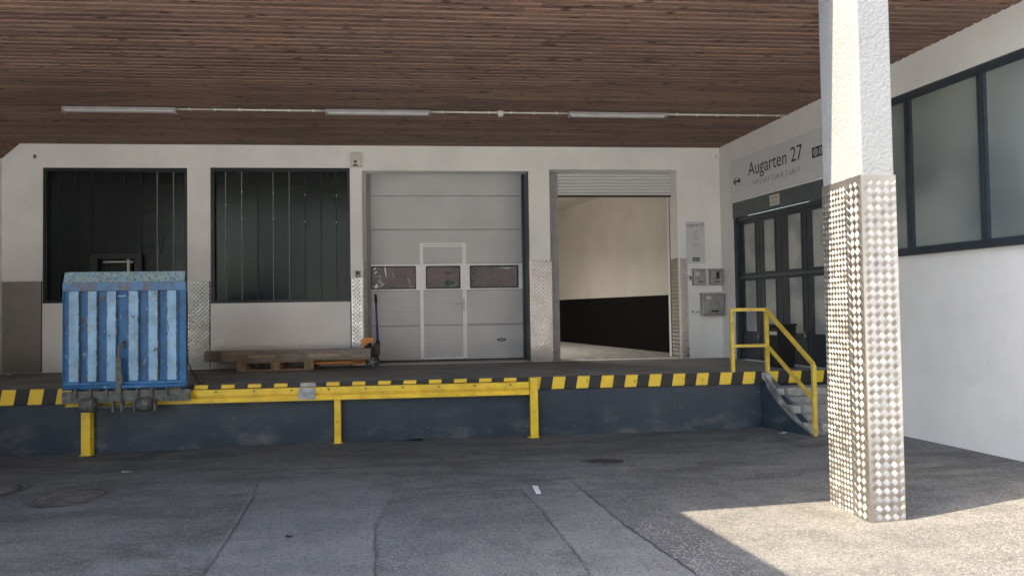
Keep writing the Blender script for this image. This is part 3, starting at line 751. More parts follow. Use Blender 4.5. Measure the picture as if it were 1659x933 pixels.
# fascia along the front edge
def fascia(p, q):
    b_ = bm_new(); bar(b_, B.I @ Vector((p.x, p.y, 4.86)), B.I @ Vector((q.x, q.y, 4.86)), .05, .26); return obj('fascia', b_, 'wood_dark', canopy)
fascia(CR, ERIGHT); fascia(CF, CR)

# ------------------------------------------------------------------ loading dock
dock = thing('loading_dock', 'navy painted concrete loading dock with yellow steel rail and striped edge', 'loading dock')
aR = B.px(1235, 650, FB)[0]; aEnd = rightlim(FB)
bm = prism(bm_new(), [Vector((AL, FB + .02, DZ - .12)), Vector((aEnd, FB + .02, DZ - .12)), Vector((0, -.0, DZ - .12)), Vector((AL, -.0, DZ - .12))], (0, 0, .12))
obj('dock_floor', bm, 'concrete', dock)
bm = bm_new()
sx_ = sorted([AL] + [B.px(x, 690, FB)[0] for x in (138, 664, 955, 1100)] + [aR])
for p, q in zip(sx_, sx_[1:]): box(bm, p + .0015, q - .0015, FB + .045, FB + .30, -.2, DZ - .125)
box(bm, aR, aEnd, FB + .045, FB + .30, -.2, DZ - .125)
obj('dock_face', bm, 'navy', dock)
# striped edge: right part tall, left part tall, middle part thin above the rail
z_e = B.px(1050, 626, FB)[1]
xr0, xl1 = B.px(866, 620, FB)[0], B.px(101, 635, FB)[0]
bm = bm_new(); box(bm, xr0, aEnd, FB, FB + .045, z_e, DZ + .004, .006); obj('edge_strip', bm, 'stripe', dock)
bm = bm_new(); box(bm, AL, xl1 + .3, FB, FB + .045, z_e - .03, DZ + .004, .006); obj('edge_strip', bm, 'stripe', dock)
bm = bm_new(); box(bm, xl1 + .302, xr0 - .002, FB + .0, FB + .045, DZ - .045, DZ + .004, .006); obj('edge_strip', bm, 'stripe', dock)
# hinge plates set in the strip
for x in (986, 1104, 1141):
    bm = bm_new(); a_, z_ = B.px(x, 616, FB); box(bm, a_ - .045, a_ + .045, FB - .006, FB - .0005, z_ - .05, z_ + .05)
    for s in (-1, 1):
        for t in (-1, 1): tube(bm, (a_ + s * .03, FB - .012, z_ + t * .032), (a_ + s * .03, FB - .006, z_ + t * .032), .006, 8)
    obj('hinge_plate', bm, 'yellow', dock)
# yellow rail
RB = FB - .07
ra0, ra1 = B.px(107, 655, RB)[0], B.px(858, 630, RB)[0]
zt_, zb_ = DZ - .05, DZ - .215
bm = bm_new()
box(bm, ra0, ra1, RB, FB - .002, zt_ - .080, zt_, .004); box(bm, ra0, ra1, RB + .035, FB - .002, zt_ - .106, zt_ - .0805); box(bm, ra0, ra1, RB - .004, FB - .002, zb_, zt_ - .1065, .004)
box(bm, ra0, ra1, RB - .03, RB - .0045, zb_, zb_ + .012)
rail = obj('steel_rail', bm, 'yellow', dock)
x = ra0 + .4
while x < ra1 - .2:
    obj('bolt', tube(bm_new(), (x, RB - .006, zt_ - .03), (x, RB, zt_ - .03), .013, 10), 'dark_steel', rail); x += .47
a_ = B.px(497.5, 640, RB)[0]; bm = bm_new(); box(bm, a_ - .105, a_ + .105, RB - .0065, RB - .0045, zb_ + .013, zt_ - .004)
box(bm, a_ - .10, a_ + .10, FB - .003, FB - .0005, DZ - .044, DZ + .001)
obj('grey_patch', bm, M['header_grey'] if False else simple('worn_grey_paint', (.36, .37, .38), .5, var=.25, scale=14), rail, 'bare grey patch on the yellow rail')
for x0, x1, y1, zt2, b2 in ((131, 146, 735, zb_ - .001, RB + .0), (541.5, 552, 717, zb_ - .001, RB + .01)):
    a0_, a1_ = B.px(x0, 690, b2)[0], B.px(x1, 690, b2)[0]
    bm = bm_new(); box(bm, a0_, a1_, b2, b2 + .015, -.08, zt2, .003); box(bm, a0_, a0_ + .012, b2 + .0155, FB + .04, -.08, zt2); box(bm, a1_ - .012, a1_, b2 + .0155, FB + .04, -.08, zt2)
    box(bm, a0_ - .015, a1_ + .015, b2 - .01, FB + .03, -.06, (.004 if x0 > 300 else -.04))
    obj('rail_post', bm, 'yellow', dock)
bm = bm_new(); pa0, pa1 = B.px(859.5, 660, RB - .03)[0], B.px(872, 660, RB - .03)[0]
box(bm, pa0, pa1, RB - .03, FB - .002, -.02, DZ + .006, .004); box(bm, pa0 - .04, pa1 + .01, RB - .04, FB, -.02, .006)
obj('rail_post', bm, 'yellow', dock, 'tall yellow post at the right end of the rail')

# stairs in front of the dock's right end
stair = obj('stairs', bm_new(), 'steps', dock)
sdir = (B.I.to_3x3() @ Vector((.36, -.93, 0))).normalized(); org = Vector((aR, FB, 0))
def st_pt(l, r_, z): # l metres down the flight, r_ metres to the right
    p = org + sdir * l; return Vector((p.x + r_, p.y, z))
T = .30; RH = DZ / 4
for i in range(3):
    bm = bm_new()
    z1_ = DZ - RH * (i + 1); l0, l1 = T * i, T * (i + 1)
    prism(bm, [st_pt(l0 - .0, .14 + .0 * i, z1_ - .10), st_pt(l1 + .02, .14, z1_ - .10), st_pt(l1 + .02, 1.6, z1_ - .10), st_pt(l0, 1.6, z1_ - .10)], (0, 0, .10))
    prism(bm, [st_pt(l0 - .0, .10, -.05), st_pt(l1 - .02, .10, -.05), st_pt(l1 - .02, 1.6, -.05), st_pt(l0, 1.6, -.05)], (0, 0, z1_ - .10 + .05)); obj('step', bm, 'steps', stair)

bm = bm_new()  # concrete stringer with ragged painted edge below it
rag = [st_pt(.97, 0, .03), st_pt(.80, 0, .15), st_pt(.66, 0, .23), st_pt(.55, 0, .33), st_pt(.42, 0, .40), st_pt(.3, 0, .50), st_pt(.18, 0, .56), st_pt(.06, 0, .66), st_pt(0, 0, .70)]
zs_ = [DZ - RH * (i + 1) - .006 for i in range(3)]
side = [st_pt(0, 0, DZ - .004), st_pt(.05, 0, DZ - .03), st_pt(.10, 0, zs_[0]), st_pt(T, 0, zs_[0]), st_pt(T + .01, 0, zs_[1]), st_pt(2 * T, 0, zs_[1]), st_pt(2 * T + .01, 0, zs_[2]), st_pt(3 * T, 0, zs_[2]), st_pt(3 * T + .03, 0, .05)] + rag
prism(bm, side, (.098, 0, 0)); obj('stringer', bm, 'steps', stair)
bm = bm_new(); side = [st_pt(0, .003, -.2), st_pt(1.0, .003, -.2), st_pt(1.0, .003, .02), st_pt(.80, .003, .15), st_pt(.55, .003, .33), st_pt(.3, .003, .50), st_pt(.12, .003, .60), st_pt(0, .003, DZ - .14)]
prism(bm, side, (.09, 0, 0)); obj('painted_stair_side', bm, 'navy', stair)

# yellow handrail
def onrail(x, y, b): a, z = B.px(x, y, b); return Vector((a, b, z))
hr = thing('handrail', 'yellow square tube handrail at the top of the dock stairs', 'handrail')
q1, q2 = onrail(1185, 502, FB + .08), onrail(1241, 502, FB + .06)
e3 = st_pt(.93, .03, 0); q3 = Vector((e3.x, e3.y, B.px(1325.5, 590, e3.y)[1]))
zt = q1.z; q2.z = zt
w_ = .048
bm = bar(bm_new(), (q1.x, q1.y, DZ - .002), (q1.x, q1.y, zt), w_); obj('post', bm, 'yellow_old', hr)
bm = bar(bm_new(), (q2.x, q2.y, DZ - .002), (q2.x, q2.y, zt - .025), w_); obj('post', bm, 'yellow_old', hr)
bm = bar(bm_new(), (q3.x, q3.y, .0), (q3.x, q3.y, q3.z), w_); obj('post', bm, 'yellow_old', hr)
bm = bar(bm_new(), (q1.x - w_ / 2, q1.y, zt), (q2.x, q2.y, zt), w_ * .95, w_ * .9); obj('top_rail', bm, 'yellow_old', hr)
bm = bar(bm_new(), (q2.x - .01, q2.y, zt + .003), (q3.x, q3.y, q3.z), w_ * .9, w_ * .9); obj('sloping_rail', bm, 'yellow_old', hr)
zm = B.px(1210, 560, FB + .07)[1]; z3 = B.px(1320, 648, e3.y)[1]
bm = bar(bm_new(), (q1.x, q1.y, zm), (q2.x, q2.y, zm), w_ * .8); obj('middle_rail', bm, 'yellow_old', hr)
bm = bar(bm_new(), (q2.x, q2.y, zm), (q3.x, q3.y, z3), w_ * .8); obj('sloping_rail', bm, 'yellow_old', hr)
bm = bar(bm_new(), (q1.x + .04, q1.y, zt + .001), (q1.x + .27, q1.y, zt + .001), w_ * 1.02, w_ * .97); obj('hazard_tape', bm, 'stripe_small', hr)

# ------------------------------------------------------------------ concrete column with tread plate
cx0 = B.I @ Vector((2.757, 5.75, 0)); CW, CD = .29, .60
colm = thing('column', 'white plastered column with bright diamond tread plate around its lower part', 'column', (cx0.x, cx0.y, 0))
zt = B.px(1410, 283, cx0.y)[1]
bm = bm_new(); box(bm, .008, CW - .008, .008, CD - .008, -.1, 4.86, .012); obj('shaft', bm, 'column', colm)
bm = bm_new(); box(bm, 0, CW, 0, CD, .0, zt, .003)
tread(bm, (.006, -.0005, -.03), (1, 0, 0), (0, -1, 0), CW - .008, zt - .02, .067, 5, .0035)
tread(bm, (-.0035, .005, -.03), (0, 1, 0), (-1, 0, 0), .205, zt - .02, .067, 5, .0035)
box(bm, -.003, -.0001, .0, .21, .0, zt)
tread(bm, (-.0005, .213, -.03), (0, 1, 0), (-1, 0, 0), CD - .215, zt - .02, .046, 5, .0030)
cl = obj('tread_cladding', bm, 'tread', colm)

# ------------------------------------------------------------------ blue dock ramp
RPB = -3.06
def rx(x, y=540): return B.px(x, y, RPB)[0]
def rz_(y, x=200): return B.px(x, y, RPB)[1]
ra = rx(101); rw = rx(301) - ra; base_z = rz_(654)
ramp = thing('dock_ramp', 'blue ribbed steel dock ramp folded upright on the yellow rail', 'dock ramp', (ra, RPB, 0))
X = lambda x: rx(x) - ra
zA, zB_, zC_, zD_ = rz_(617), rz_(471), rz_(457), rz_(440)
bm = bm_new(); box(bm, 0, rw, .06, .072, rz_(628), zB_); obj('deck_plate', bm, 'blue', ramp)
for p, q in ((110.5, 127.5), (141.5, 156.5), (172.5, 188), (208, 224), (240, 255.5), (270.5, 286)):
    bm = bm_new(); p_, q_ = X(p), X(q)
    box(bm, p_, q_, .0, .008, zA, zB_ - .002, .002); box(bm, p_, p_ + .007, .0085, .0595, zA, zB_ - .002); box(bm, q_ - .007, q_, .0085, .0595, zA, zB_ - .002)
    obj('rib', bm, 'blue_light', ramp)
bm = bm_new(); box(bm, 0, rw, -.004, .08, zB_, zC_, .005); obj('top_beam', bm, 'blue_band', ramp)
bm = prism(bm_new(), [Vector((.01, .0, zC_ + .001)), Vector((.01, .018, zC_ + .001)), Vector((.01, .055, zD_ + .003)), Vector((.01, .040, zD_))], (rw - .03, 0, 0)); obj('lip', bm, 'blue_tread', ramp, 'worn tread plate lip with flaking paint')
for s in (0, 1):
    bm = bm_new(); p_, q_ = (0.0, .075) if s == 0 else (X(287.5), rw)
    box(bm, p_, p_ + .01, .0, .0595, zA, zB_ - .002); box(bm, q_ - .01, q_, .0, .0595, zA, zB_ - .002); box(bm, p_ + .0105, q_ - .0105, .03, .04, zA, zB_ - .002)
    for y in ((516, 587) if s == 0 else (505, 560, 571)): z_ = rz_(y); box(bm, p_ + .0105, q_ - .0105, .0, .029, z_ - .008, z_ + .008)
    obj('side_channel', bm, 'blue', ramp)
bm = bm_new(); box(bm, 0, rw, .01, .08, rz_(629), zA - .003, .01); tube(bm, (0.01, .0, rz_(626)), (rw - .01, .0, rz_(626)), .032, 14); obj('hinge_tube', bm, 'blue', ramp)
bm = bm_new(); box(bm, .0, X(308.5), -.012, .0, base_z + .02, rz_(632), .003)
for x in (125, 149, 175, 224, 248, 272): box(bm, X(x) - .009, X(x) + .009, -.05, -.0125, rz_(642), rz_(628))
obj('base_plate', bm, 'dark_steel', ramp)
for x in (147.5, 238):
    bm = bm_new(); z_ = rz_(654); tube(bm, (X(x) - .075, -.07, z_), (X(x) + .075, -.07, z_), .085, 20); tube(bm, (X(x) - .09, -.07, z_), (X(x) + .09, -.07, z_), .03, 12)
    obj('roller', bm, 'dark_steel', ramp)
bm = bm_new(); z_ = rz_(658); tube(bm, (X(150), -.05, z_), (X(256), -.05, z_), .017)
for x in (187, 201, 222, 254):
    prism(bm, [Vector((X(x) - .012, -.015, z_ + .08)), Vector((X(x) - .012, -.085, z_ + .05)), Vector((X(x) - .012, -.085, z_ - .05)), Vector((X(x) - .012, -.045, z_ - .06)), Vector((X(x) - .012, -.015, z_))], (.024, 0, 0))
obj('shaft', bm, 'dark_steel', ramp)
bm = bm_new(); box(bm, X(189.5), X(198.5), -.045, -.02, rz_(650), rz_(579), .004); box(bm, X(192), X(202), -.06, -.0455, rz_(620), rz_(606)); box(bm, X(192), X(196), -.035, -.02, rz_(579), rz_(560)); obj('lever', bm, 'dark_steel', ramp)
bm = bm_new(); z_ = rz_(479.5); tube(bm, (X(190), .01, z_), (X(206.5), .01, z_), .013); obj('grab_bar', bm, 'blue_light', ramp)
bm = bm_new(); box(bm, X(195), X(200), .02, .058, rz_(564), rz_(552)); box(bm, X(196.5), X(198), .005, .0195, rz_(564), rz_(552)); obj('catch', bm, 'dark_steel', ramp)
pts = [Vector((X(302), .03, rz_(475))), Vector((X(303), .02, rz_(500))), Vector((X(302.5), .015, rz_(560))), Vector((X(304), .01, rz_(590))), Vector((X(308), .08, rz_(606))), Vector((X(312), .25, DZ + .012)), Vector((X(316), .34, DZ + .03))]
obj('cable', path(bm_new(), pts, .007, 8), 'black_rubber', ramp)

# ------------------------------------------------------------------ pallet, boxes, pallet truck
PB = -.66
def pxl(x, y=590, b=PB): return B.px(x, y, b)[0]
pa = pxl(383); pw = pxl(508) - pa
pal = thing('pallet', 'wooden euro pallet under the long cartons', 'pallet', (pa, PB, DZ))
PD = .55
for y_ in (0, PD / 2 - .05, PD - .10):
    for x_, w2 in ((0, .145), (pw / 2 - .07, .145), (pw - .145, .145)):
        bm = bm_new(); box(bm, x_, x_ + w2, y_, y_ + .10, .022, .100, .003); obj('block', bm, 'wood', pal)
for y_ in (0, PD / 2 - .05, PD - .10):
    bm = bm_new(); box(bm, 0, pw, y_, y_ + .10, .0, .0215, .002); obj('bottom_board', bm, 'wood', pal)
for x_ in (0, pw / 2 - .07, pw - .145): obj('stringer_board', box(bm_new(), x_, x_ + .145, 0, PD, .1005, .1215), 'wood', pal)
bm = bm_new()
for i in range(5): box(bm, 0, pw, i * (PD - .09) / 4, i * (PD - .09) / 4 + .09, .122, .144, .002)
obj('top_board', bm, 'wood', pal)
M['tape'] = simple('pale_tape', (.34, .26, .17), .4, var=.15)
def carton(x0, x1, b0, b1, z0, z1, label, rz=0.0):
    a0_, a1_ = pxl(x0, 577, b0), pxl(x1, 577, b0)
    t = thing('carton', label, 'carton', (a0_, b0, z0), rz=rz, group='long wrapped cartons')
    bm = bm_new(); L_, D_, H_ = a1_ - a0_, b1 - b0, z1 - z0
    nseg = 24
    box(bm, 0, L_, 0, D_, 0, H_, .006)
    body = obj('box', bm, 'carton', t)
    for p_, q_ in ((.18, .36), (.58, .79)): obj('tape', box(bm_new(), L_ * p_, L_ * q_, -.0035, -.0005, H_ * .35, H_ * .62), M['tape'], t)
    return t, L_, H_
Z0 = DZ + .146
t, L_, H_ = carton(357, 600.5, PB - .03, PB + .26, Z0, Z0 + .175, 'front long cardboard carton in clear wrap lying on the pallet')
bm = bm_new(); text_bm(bm, 'ANDREH  DEU', L_ * .24, L_ * .55, H_ * .68, H_ * .90, -.004); text_bm(bm, 'TIOL', L_ * .60, L_ * .74, H_ * .68, H_ * .90, -.004); obj('print', bm, simple('brown_print', (.10, .07, .05), .6), t)
carton(330, 560, PB + .275, PB + .52, Z0, Z0 + .165, 'rear long cardboard carton sticking out on the left behind the front one')
tr = thing('pallet_truck', 'orange pallet truck with a blue handle parked under the long cartons', 'pallet truck', (pxl(602), PB + .26, DZ))
T0 = pxl(602); TX = lambda x: pxl(x) - T0
TB = PB + .26; tz = lambda y, b=TB: B.px(600, y, b)[1] - DZ
for s in (-.16, .12):
    bm = bm_new(); box(bm, TX(500), TX(588), s, s + .16, .075, .125, .006); box(bm, TX(572), TX(590), s, s + .16, .065, .14, .004); obj('fork', bm, 'orange', tr)
bm = bm_new(); tube(bm, (TX(505), -.2, .045), (TX(505), -.10, .045), .038, 14); obj('load_roller', bm, 'black_rubber', tr)
for s in (-.16, .09):
    wh = bm_new(); c_ = (TX(602), s, .10); tube(wh, (c_[0], s - .025, .10), (c_[0], s + .025, .10), .098, 24); wl = obj('wheel', wh, 'black_rubber', tr)
    b2 = bm_new()
    for i in range(5):
        an = i * 2 * math.pi / 5; bar(b2, (c_[0], s - .028, .10), (c_[0] + .075 * math.cos(an), s - .028, .10 + .075 * math.sin(an)), .014, .006, up=(0, 1, 0))
    tube(b2, (c_[0], s - .034, .10), (c_[0], s - .026, .10), .018, 12); obj('rim', b2, 'grey_metal', wl)
zc_ = tz(556); zt_ = tz(547)
bm = bm_new(); prism(bm, [Vector((TX(582), -.06, zc_ - .04)), Vector((TX(583), -.06, zt_ - .02)), Vector((TX(587), -.06, zt_)), Vector((TX(604.5), -.06, zt_ + .005)), Vector((TX(604.5), -.06, zt_ - .075)), Vector((TX(592), -.06, zt_ - .08)), Vector((TX(590), -.06, zc_ - .04))], (0, .14, 0))
bmesh.ops.bevel(bm, geom=list(bm.edges), offset=.006, segments=2, affect='EDGES'); obj('pump_cover', bm, 'orange', tr)
bm = bm_new(); box(bm, TX(588), TX(606), -.05, .07, .17, zc_ - .045, .01); tube(bm, (TX(596), .01, zc_ - .05), (TX(596), .01, zt_ - .07), .03); tube(bm, (TX(601), .01, .1), (TX(601), .01, .3), .045)
box(bm, TX(604), TX(613), -.06, .07, tz(577), tz(556), .015); tube(bm, (TX(608.5), -.07, tz(570)), (TX(608.5), .08, tz(570)), .05, 16)
obj('pump', bm, 'black_rubber', tr)
bm = bm_new(); tube(bm, (TX(593.5), -.03, zc_ - .05), (TX(593.5), -.03, zt_ - .07), .012); tube(bm, (TX(600.5), -.03, zc_ - .05), (TX(600.5), -.03, zt_ - .07), .012); obj('piston', bm, 'steel', tr)
bm = bm_new(); tube(bm, (TX(610), .01, tz(558)), (TX(607.7), .01, tz(490)), .021, 12, .017); obj('handle_pole', bm, 'blue_pole', tr)
bm = bm_new(); tube(bm, (TX(607.7), .01, tz(491)), (TX(607.2), .01, tz(478)), .024, 12); obj('handle_joint', tube(bm_new(), (TX(610.4), .01, tz(562)), (TX(609.8), .01, tz(552)), .035, 12), 'black_rubber', tr)
for s in (-1, 1):
    path(bm, [(TX(607.5), .01, tz(489)), (TX(607.4), .01 + s * .09, tz(485)), (TX(607.2), .01 + s * .09, tz(479)), (TX(607.2), .01, tz(477.5))], .014)
obj('handle_grip', bm, 'black_rubber', tr)

# ------------------------------------------------------------------ lamps and conduit under the boards
def ceil_at(x, y):  # where the sight line meets the ceiling plane (frame B)
    d = B.I.to_3x3() @ (f0 + cr * ((x - 829.5) / F_PX) - cu * ((y - 466.5) / F_PX)); o = B.I @ Vector((0, 0, CAM_Z))
    t = (ZC - slope * o.y - o.z) / (d.z + slope * d.y); return o + d * t
LB = ceil_at(800, 181).y; LZ = ZC - slope * LB
def la(x, y): return B.px(x, y, LB)[0]
for x0, x1, y_, lab in ((104, 285, 177, 'leftmost long fluorescent lamp under the board ceiling'), (529, 696, 184, 'middle fluorescent lamp under the board ceiling above the sectional door'), (922, 1078, 187, 'rightmost fluorescent lamp under the board ceiling above the open doorway')):
    a0_, a1_ = la(x0, y_), la(x1, y_)
    t = thing('fluorescent_lamp', lab, 'lamp', (a0_, LB, LZ), group='fluorescent lamps under the canopy')
    L_ = a1_ - a0_
    bm = bm_new(); box(bm, 0, L_, -.05, .05, -.045, -.002, .006); obj('housing', bm, 'grey_metal', t)
    bm = bm_new(); prism(bm, [Vector((.02, -.05, -.046)), Vector((.02, .05, -.046)), Vector((.02, .045, -.062)), Vector((.02, .025, -.070)), Vector((.02, -.025, -.070)), Vector((.02, -.045, -.062))], (L_ - .04, 0, 0)); obj('diffuser', bm, simple('lamp_diffuser', (.42, .42, .41), .3, var=.05), t)
    obj('end_cap', box(bm_new(), -.012, -.0005, -.05, .05, -.08, -.004), 'grey_metal', t); obj('end_cap', box(bm_new(), L_ + .0005, L_ + .012, -.05, .05, -.08, -.004), 'grey_metal', t)
for x0, x1, lab in ((287, 527, 'white cable conduit between the left and middle fluorescent lamps'), (698, 920, 'white cable conduit between the middle and right fluorescent lamps'), (1080, 1276, 'white cable conduit from the right lamp to the side wall')):
    bm = bm_new(); a0_, a1_ = la(x0, 181), la(x1, 184); tube(bm, (0, 0, -.016), (a1_ - a0_, 0, -.016), .013, 8)
    for i in range(6): x_ = (i + .5) / 6 * (a1_ - a0_); box(bm, x_ - .012, x_ + .012, -.02, .02, -.032, -.001)
    single('cable_conduit', bm, 'plastic_white', lab, 'conduit', (a0_, LB, LZ), group='cable conduits under the canopy')
t = thing('motion_sensor', 'round white motion sensor on the ceiling conduit', 'sensor', (la(811, 183), LB, LZ))
bm = bm_new(); tube(bm, (0, 0, -.03), (0, 0, -.0), .055, 20); obj('base', bm, 'plastic_white', t)
bm = bm_new(); tube(bm, (0, 0, -.075), (0, 0, -.031), .03, 18, .052); obj('sensor_head', bm, 'plastic_white', t)

# ------------------------------------------------------------------ wall fittings
def wall_box(name, px4, depth, mat, label, cat, bev=.006, fr=B, group=None):
    a0_, a1_, z0_, z1_ = hp(*px4, fr=fr)
    t = thing(name, label, cat, ((a0_ + a1_) / 2, 0, z0_), fr, group=group); w2 = (a1_ - a0_) / 2; h_ = z1_ - z0_
    if mat: bm = bm_new(); box(bm, -w2, w2, -depth, -.001, 0, h_, bev); obj('body', bm, mat, t)
    return t, w2, h_
t, w2, h_ = wall_box('alarm_box', (569, 586.5, 249, 272), .09, 'plastic_white', 'white alarm box on the wall above the second glass panel corner', 'alarm box', .01)
bm = bm_new(); tube(bm, (-.01, -.098, h_ * .35), (-.01, -.0905, h_ * .35), .025, 14); box(bm, -.05, .03, -.096, -.0905, .01, .04); obj('siren_cone', bm, simple('brown_lens', (.10, .05, .04), .3), t)
wall_box('wall_vent', (54.5, 59, 251, 257), .015, 'dark_steel', 'tiny square vent high on the wall at far left', 'vent', .002)
t, w2, h_ = wall_box('keypad', (575.5, 584.5, 438.5, 449.5), .035, 'grey_metal', 'small grey keypad above the bright tread plate by the sectional door', 'keypad', .004)
bm = bm_new(); box(bm, -w2 * .6, w2 * .6, -.0375, -.0355, h_ * .45, h_ * .85); obj('screen', bm, 'ink', t)
t, w2, h_ = wall_box('notice_sign', (1111.5, 1141.5, 359.5, 427), .012, 'sign', 'small white sign reading Augarten 27 beside the open doorway', 'sign', .001)
bm = bm_new(); e = -.0135
text_bm(bm, 'Augarten 27', -w2 * .88, w2 * .88, h_ * .865, h_ * .955, e)
for s_, zz_ in (('Top 8', .745), ('Top 9', .685), ('Top 11', .625)): text_bm(bm, s_, -w2 * .24, w2 * .24, h_ * zz_, h_ * (zz_ + .045), e)
text_bm(bm, 'Loft', -w2 * .12, w2 * .2, h_ * .56, h_ * .595, e)
text_bm(bm, 'Lager', -w2 * .3, w2 * .3, h_ * .455, h_ * .485, e); text_bm(bm, 'Anlieferung', -w2 * .42, w2 * .42, h_ * .405, h_ * .435, e)
obj('lettering', bm, 'ink', t)
def ring(bm, x, z, r1, r2, b, n=18, sx=1.0):
    for i in range(n):
        p, q = 2 * math.pi * i / n, 2 * math.pi * (i + 1) / n
        bm.faces.new([bm.verts.new((x + sx * r_ * math.cos(g_), b, z + r_ * math.sin(g_))) for r_, g_ in ((r1, p), (r2, p), (r2, q), (r1, q))])
def logo(t, x0, x1, z0, z1, b):
    b_ = bm_new(); box(b_, x0, x1, b - .002, b, z0, z1); lg = obj('logo', b_, 'ink', t)
    b_ = bm_new(); h = (z1 - z0); zc = (z0 + z1) / 2; r_ = h * .36; yb = b - .0035
    ring(b_, x0 + h * .55, zc, r_ * .72, r_, yb); ring(b_, x0 + h * .55, zc, r_ * .2, r_ * .42, yb)
    xx = x0 + h * 1.1
    for i in range(3):
        if xx + i * h * .22 + h * .08 < x1: box(b_, xx + i * h * .22, xx + i * h * .22 + h * .09, yb - .001, yb, z0 + h * .15, z1 - h * .15)
    obj('emblem', b_, 'sign', lg)
logo(t, -w2 * .35, w2 * .40, h_ * .055, h_ * .145, -.012)
t, w2, h_ = wall_box('intercom', (1115.5, 1120, 446, 456), .025, 'plastic_white', 'narrow white intercom left of the letter boxes', 'intercom', .002)
bm = bm_new(); box(bm, -w2 * .5, w2 * .5, -.027, -.0255, h_ * .3, h_ * .85); obj('speaker_panel', bm, 'ink', t)
def letter_box(px4, depth, label, win_, stick):
    t, w2, h_ = wall_box('letter_box', px4, depth, None, label, 'letter box', group='letter boxes by the corner')
    bm = bm_new(); box(bm, -w2, w2, -depth, -.001, 0, h_ * .88, .006); obj('body', bm, 'steel', t)
    bm = prism(bm_new(), [Vector((-w2 - .005, -depth - .012, h_ * .885)), Vector((-w2 - .005, -depth - .012, h_ * .93)), Vector((-w2 - .005, -.001, h_)), Vector((-w2 - .005, -.001, h_ * .885))], (2 * w2 + .01, 0, 0)); obj('lid', bm, 'steel', t)
    bm = bm_new(); box(bm, -w2 * .9, w2 * .9, -depth - .004, -depth - .0005, h_ * .06, h_ * .80); obj('front_door', bm, 'steel', t)
    bm = bm_new()
    if win_: box(bm, *[w2 * c for c in win_[:2]], -depth - .007, -depth - .0045, h_ * win_[2], h_ * win_[3])
    box(bm, -w2 * .2, w2 * .45, -depth - .007, -depth - .0045, h_ * .16, h_ * .23)
    obj('slot', bm, 'ink', t)
    if stick: bm = bm_new(); box(bm, *[w2 * c for c in stick[:2]], -depth - .006, -depth - .0045, h_ * stick[2], h_ * stick[3]); obj('name_sticker', bm, 'sign', t)
letter_box((1121, 1140, 435, 462), .11, 'left small steel letter box with white sticker under the notice sign', None, (-.75, -.1, .55, .78))
letter_box((1148, 1167, 435, 462), .11, 'right small steel letter box with a dark viewing slot', (-.1, .45, .36, .78), None)
letter_box((1134, 1168, 474, 511), .16, 'large steel letter box below the two small ones', None, (-.7, -.25, .70, .84))
for x, lab in ((1122, 'left round lock on the wall beside the large letter box'), (1130, 'right round lock on the wall beside the large letter box')):
    a_, z_ = B.px(x, 505); bm = bm_new(); tube(bm, (0, 0, 0), (0, -.03, 0), .022, 14); tube(bm, (0, -.0305, 0), (0, -.036, 0), .012, 10)
    single('key_switch', bm, 'steel', lab, 'lock', (a_, 0, z_), group='round locks by the letter boxes')
# corner fitting with a short cable up to the boards
a_, z_ = B.px(1163, 254); bm = bm_new(); box(bm, -.05, .05, -.04, -.001, -.03, .03, .006)
path(bm, [(.05, -.02, 0), (.09, -.03, .05), (.10, -.03, ZC - z_ - .01)], .006); single('junction_box', bm, 'plastic_white', 'small white junction box with cable in the top right wall corner', 'junction box', (a_, 0, z_))

# large sign on the side wall
s00 = W.px(1184, 262); s01 = W.px(1189, 327); 
sa0, sz1, sz0 = W.px(1186, 300)[0], W.px(1184, 263)[1], W.px(1189, 327)[1]; sa1 = W.px(1400, 270)[0]
t = thing('building_sign', 'large white sign reading Augarten 27 with a black arrow above the folding doors', 'sign', (sa0, 0, sz0 + .003), W)
bm = bm_new(); box(bm, 0, sa1 - sa0, -.03, -.001, 0, sz1 - sz0, .002); obj('board', bm, 'sign', t)
def sp(x, y): a, z = W.px(x, y, -.03); return a - sa0, z - sz0 - .003
tx0, tz0 = sp(1212.5, 287); tx1, tzz = sp(1300, 255); _, ttop = sp(1215, 264)
bm = bm_new(); g_ = (ttop - tz0) * .27
text_bm(bm, 'Augarten 27', tx0, tx1, tz0 - g_, ttop + .01, -.033)
# arrow
ax0, az = sp(1188, 296); ax1, _ = sp(1197.5, 293)
mid = (ax0 + ax1) / 2; ah = .06
bm.faces.new([bm.verts.new((x_, -.033, z_)) for x_, z_ in ((ax0, az), (mid - .02, az + ah), (mid + .02, az + ah), (mid - .04, az + .014), (ax1, az + .014), (ax1, az - .014), (mid - .04, az - .014), (mid + .02, az - ah), (mid - .02, az - ah))])
tube(bm, (ax1, -.0335, az), (ax1, -.031, az), .038, 12)
obj('lettering', bm, 'ink', t)
bm = bm_new(); lx0, lz = sp(1219, 301.5); lx1, _ = sp(1295, 278); hh = .085; tot = lx1 - lx0
segs = (('Top 8', 0, .145), ('|', .185, .19), ('Loft 9', .235, .39), ('|', .45, .455), ('Loft 10', .50, .68), ('|', .74, .745), ('Loft 11', .80, 1.0))
for s_, p_, q_ in segs:
    if s_ == '|': box(bm, lx0 + tot * p_, lx0 + tot * p_ + .008, -.034, -.032, lz - .02, lz + hh * 1.1)
    else: text_bm(bm, s_, lx0 + tot * p_, lx0 + tot * q_, lz, lz + hh, -.033)
obj('small_lettering', bm, 'ink_grey', t)
gx0, gzz = sp(1316, 257); _, gz1_ = sp(1316, 240); logo(t, gx0, gx0 + .72, gzz, gz1_, -.031)
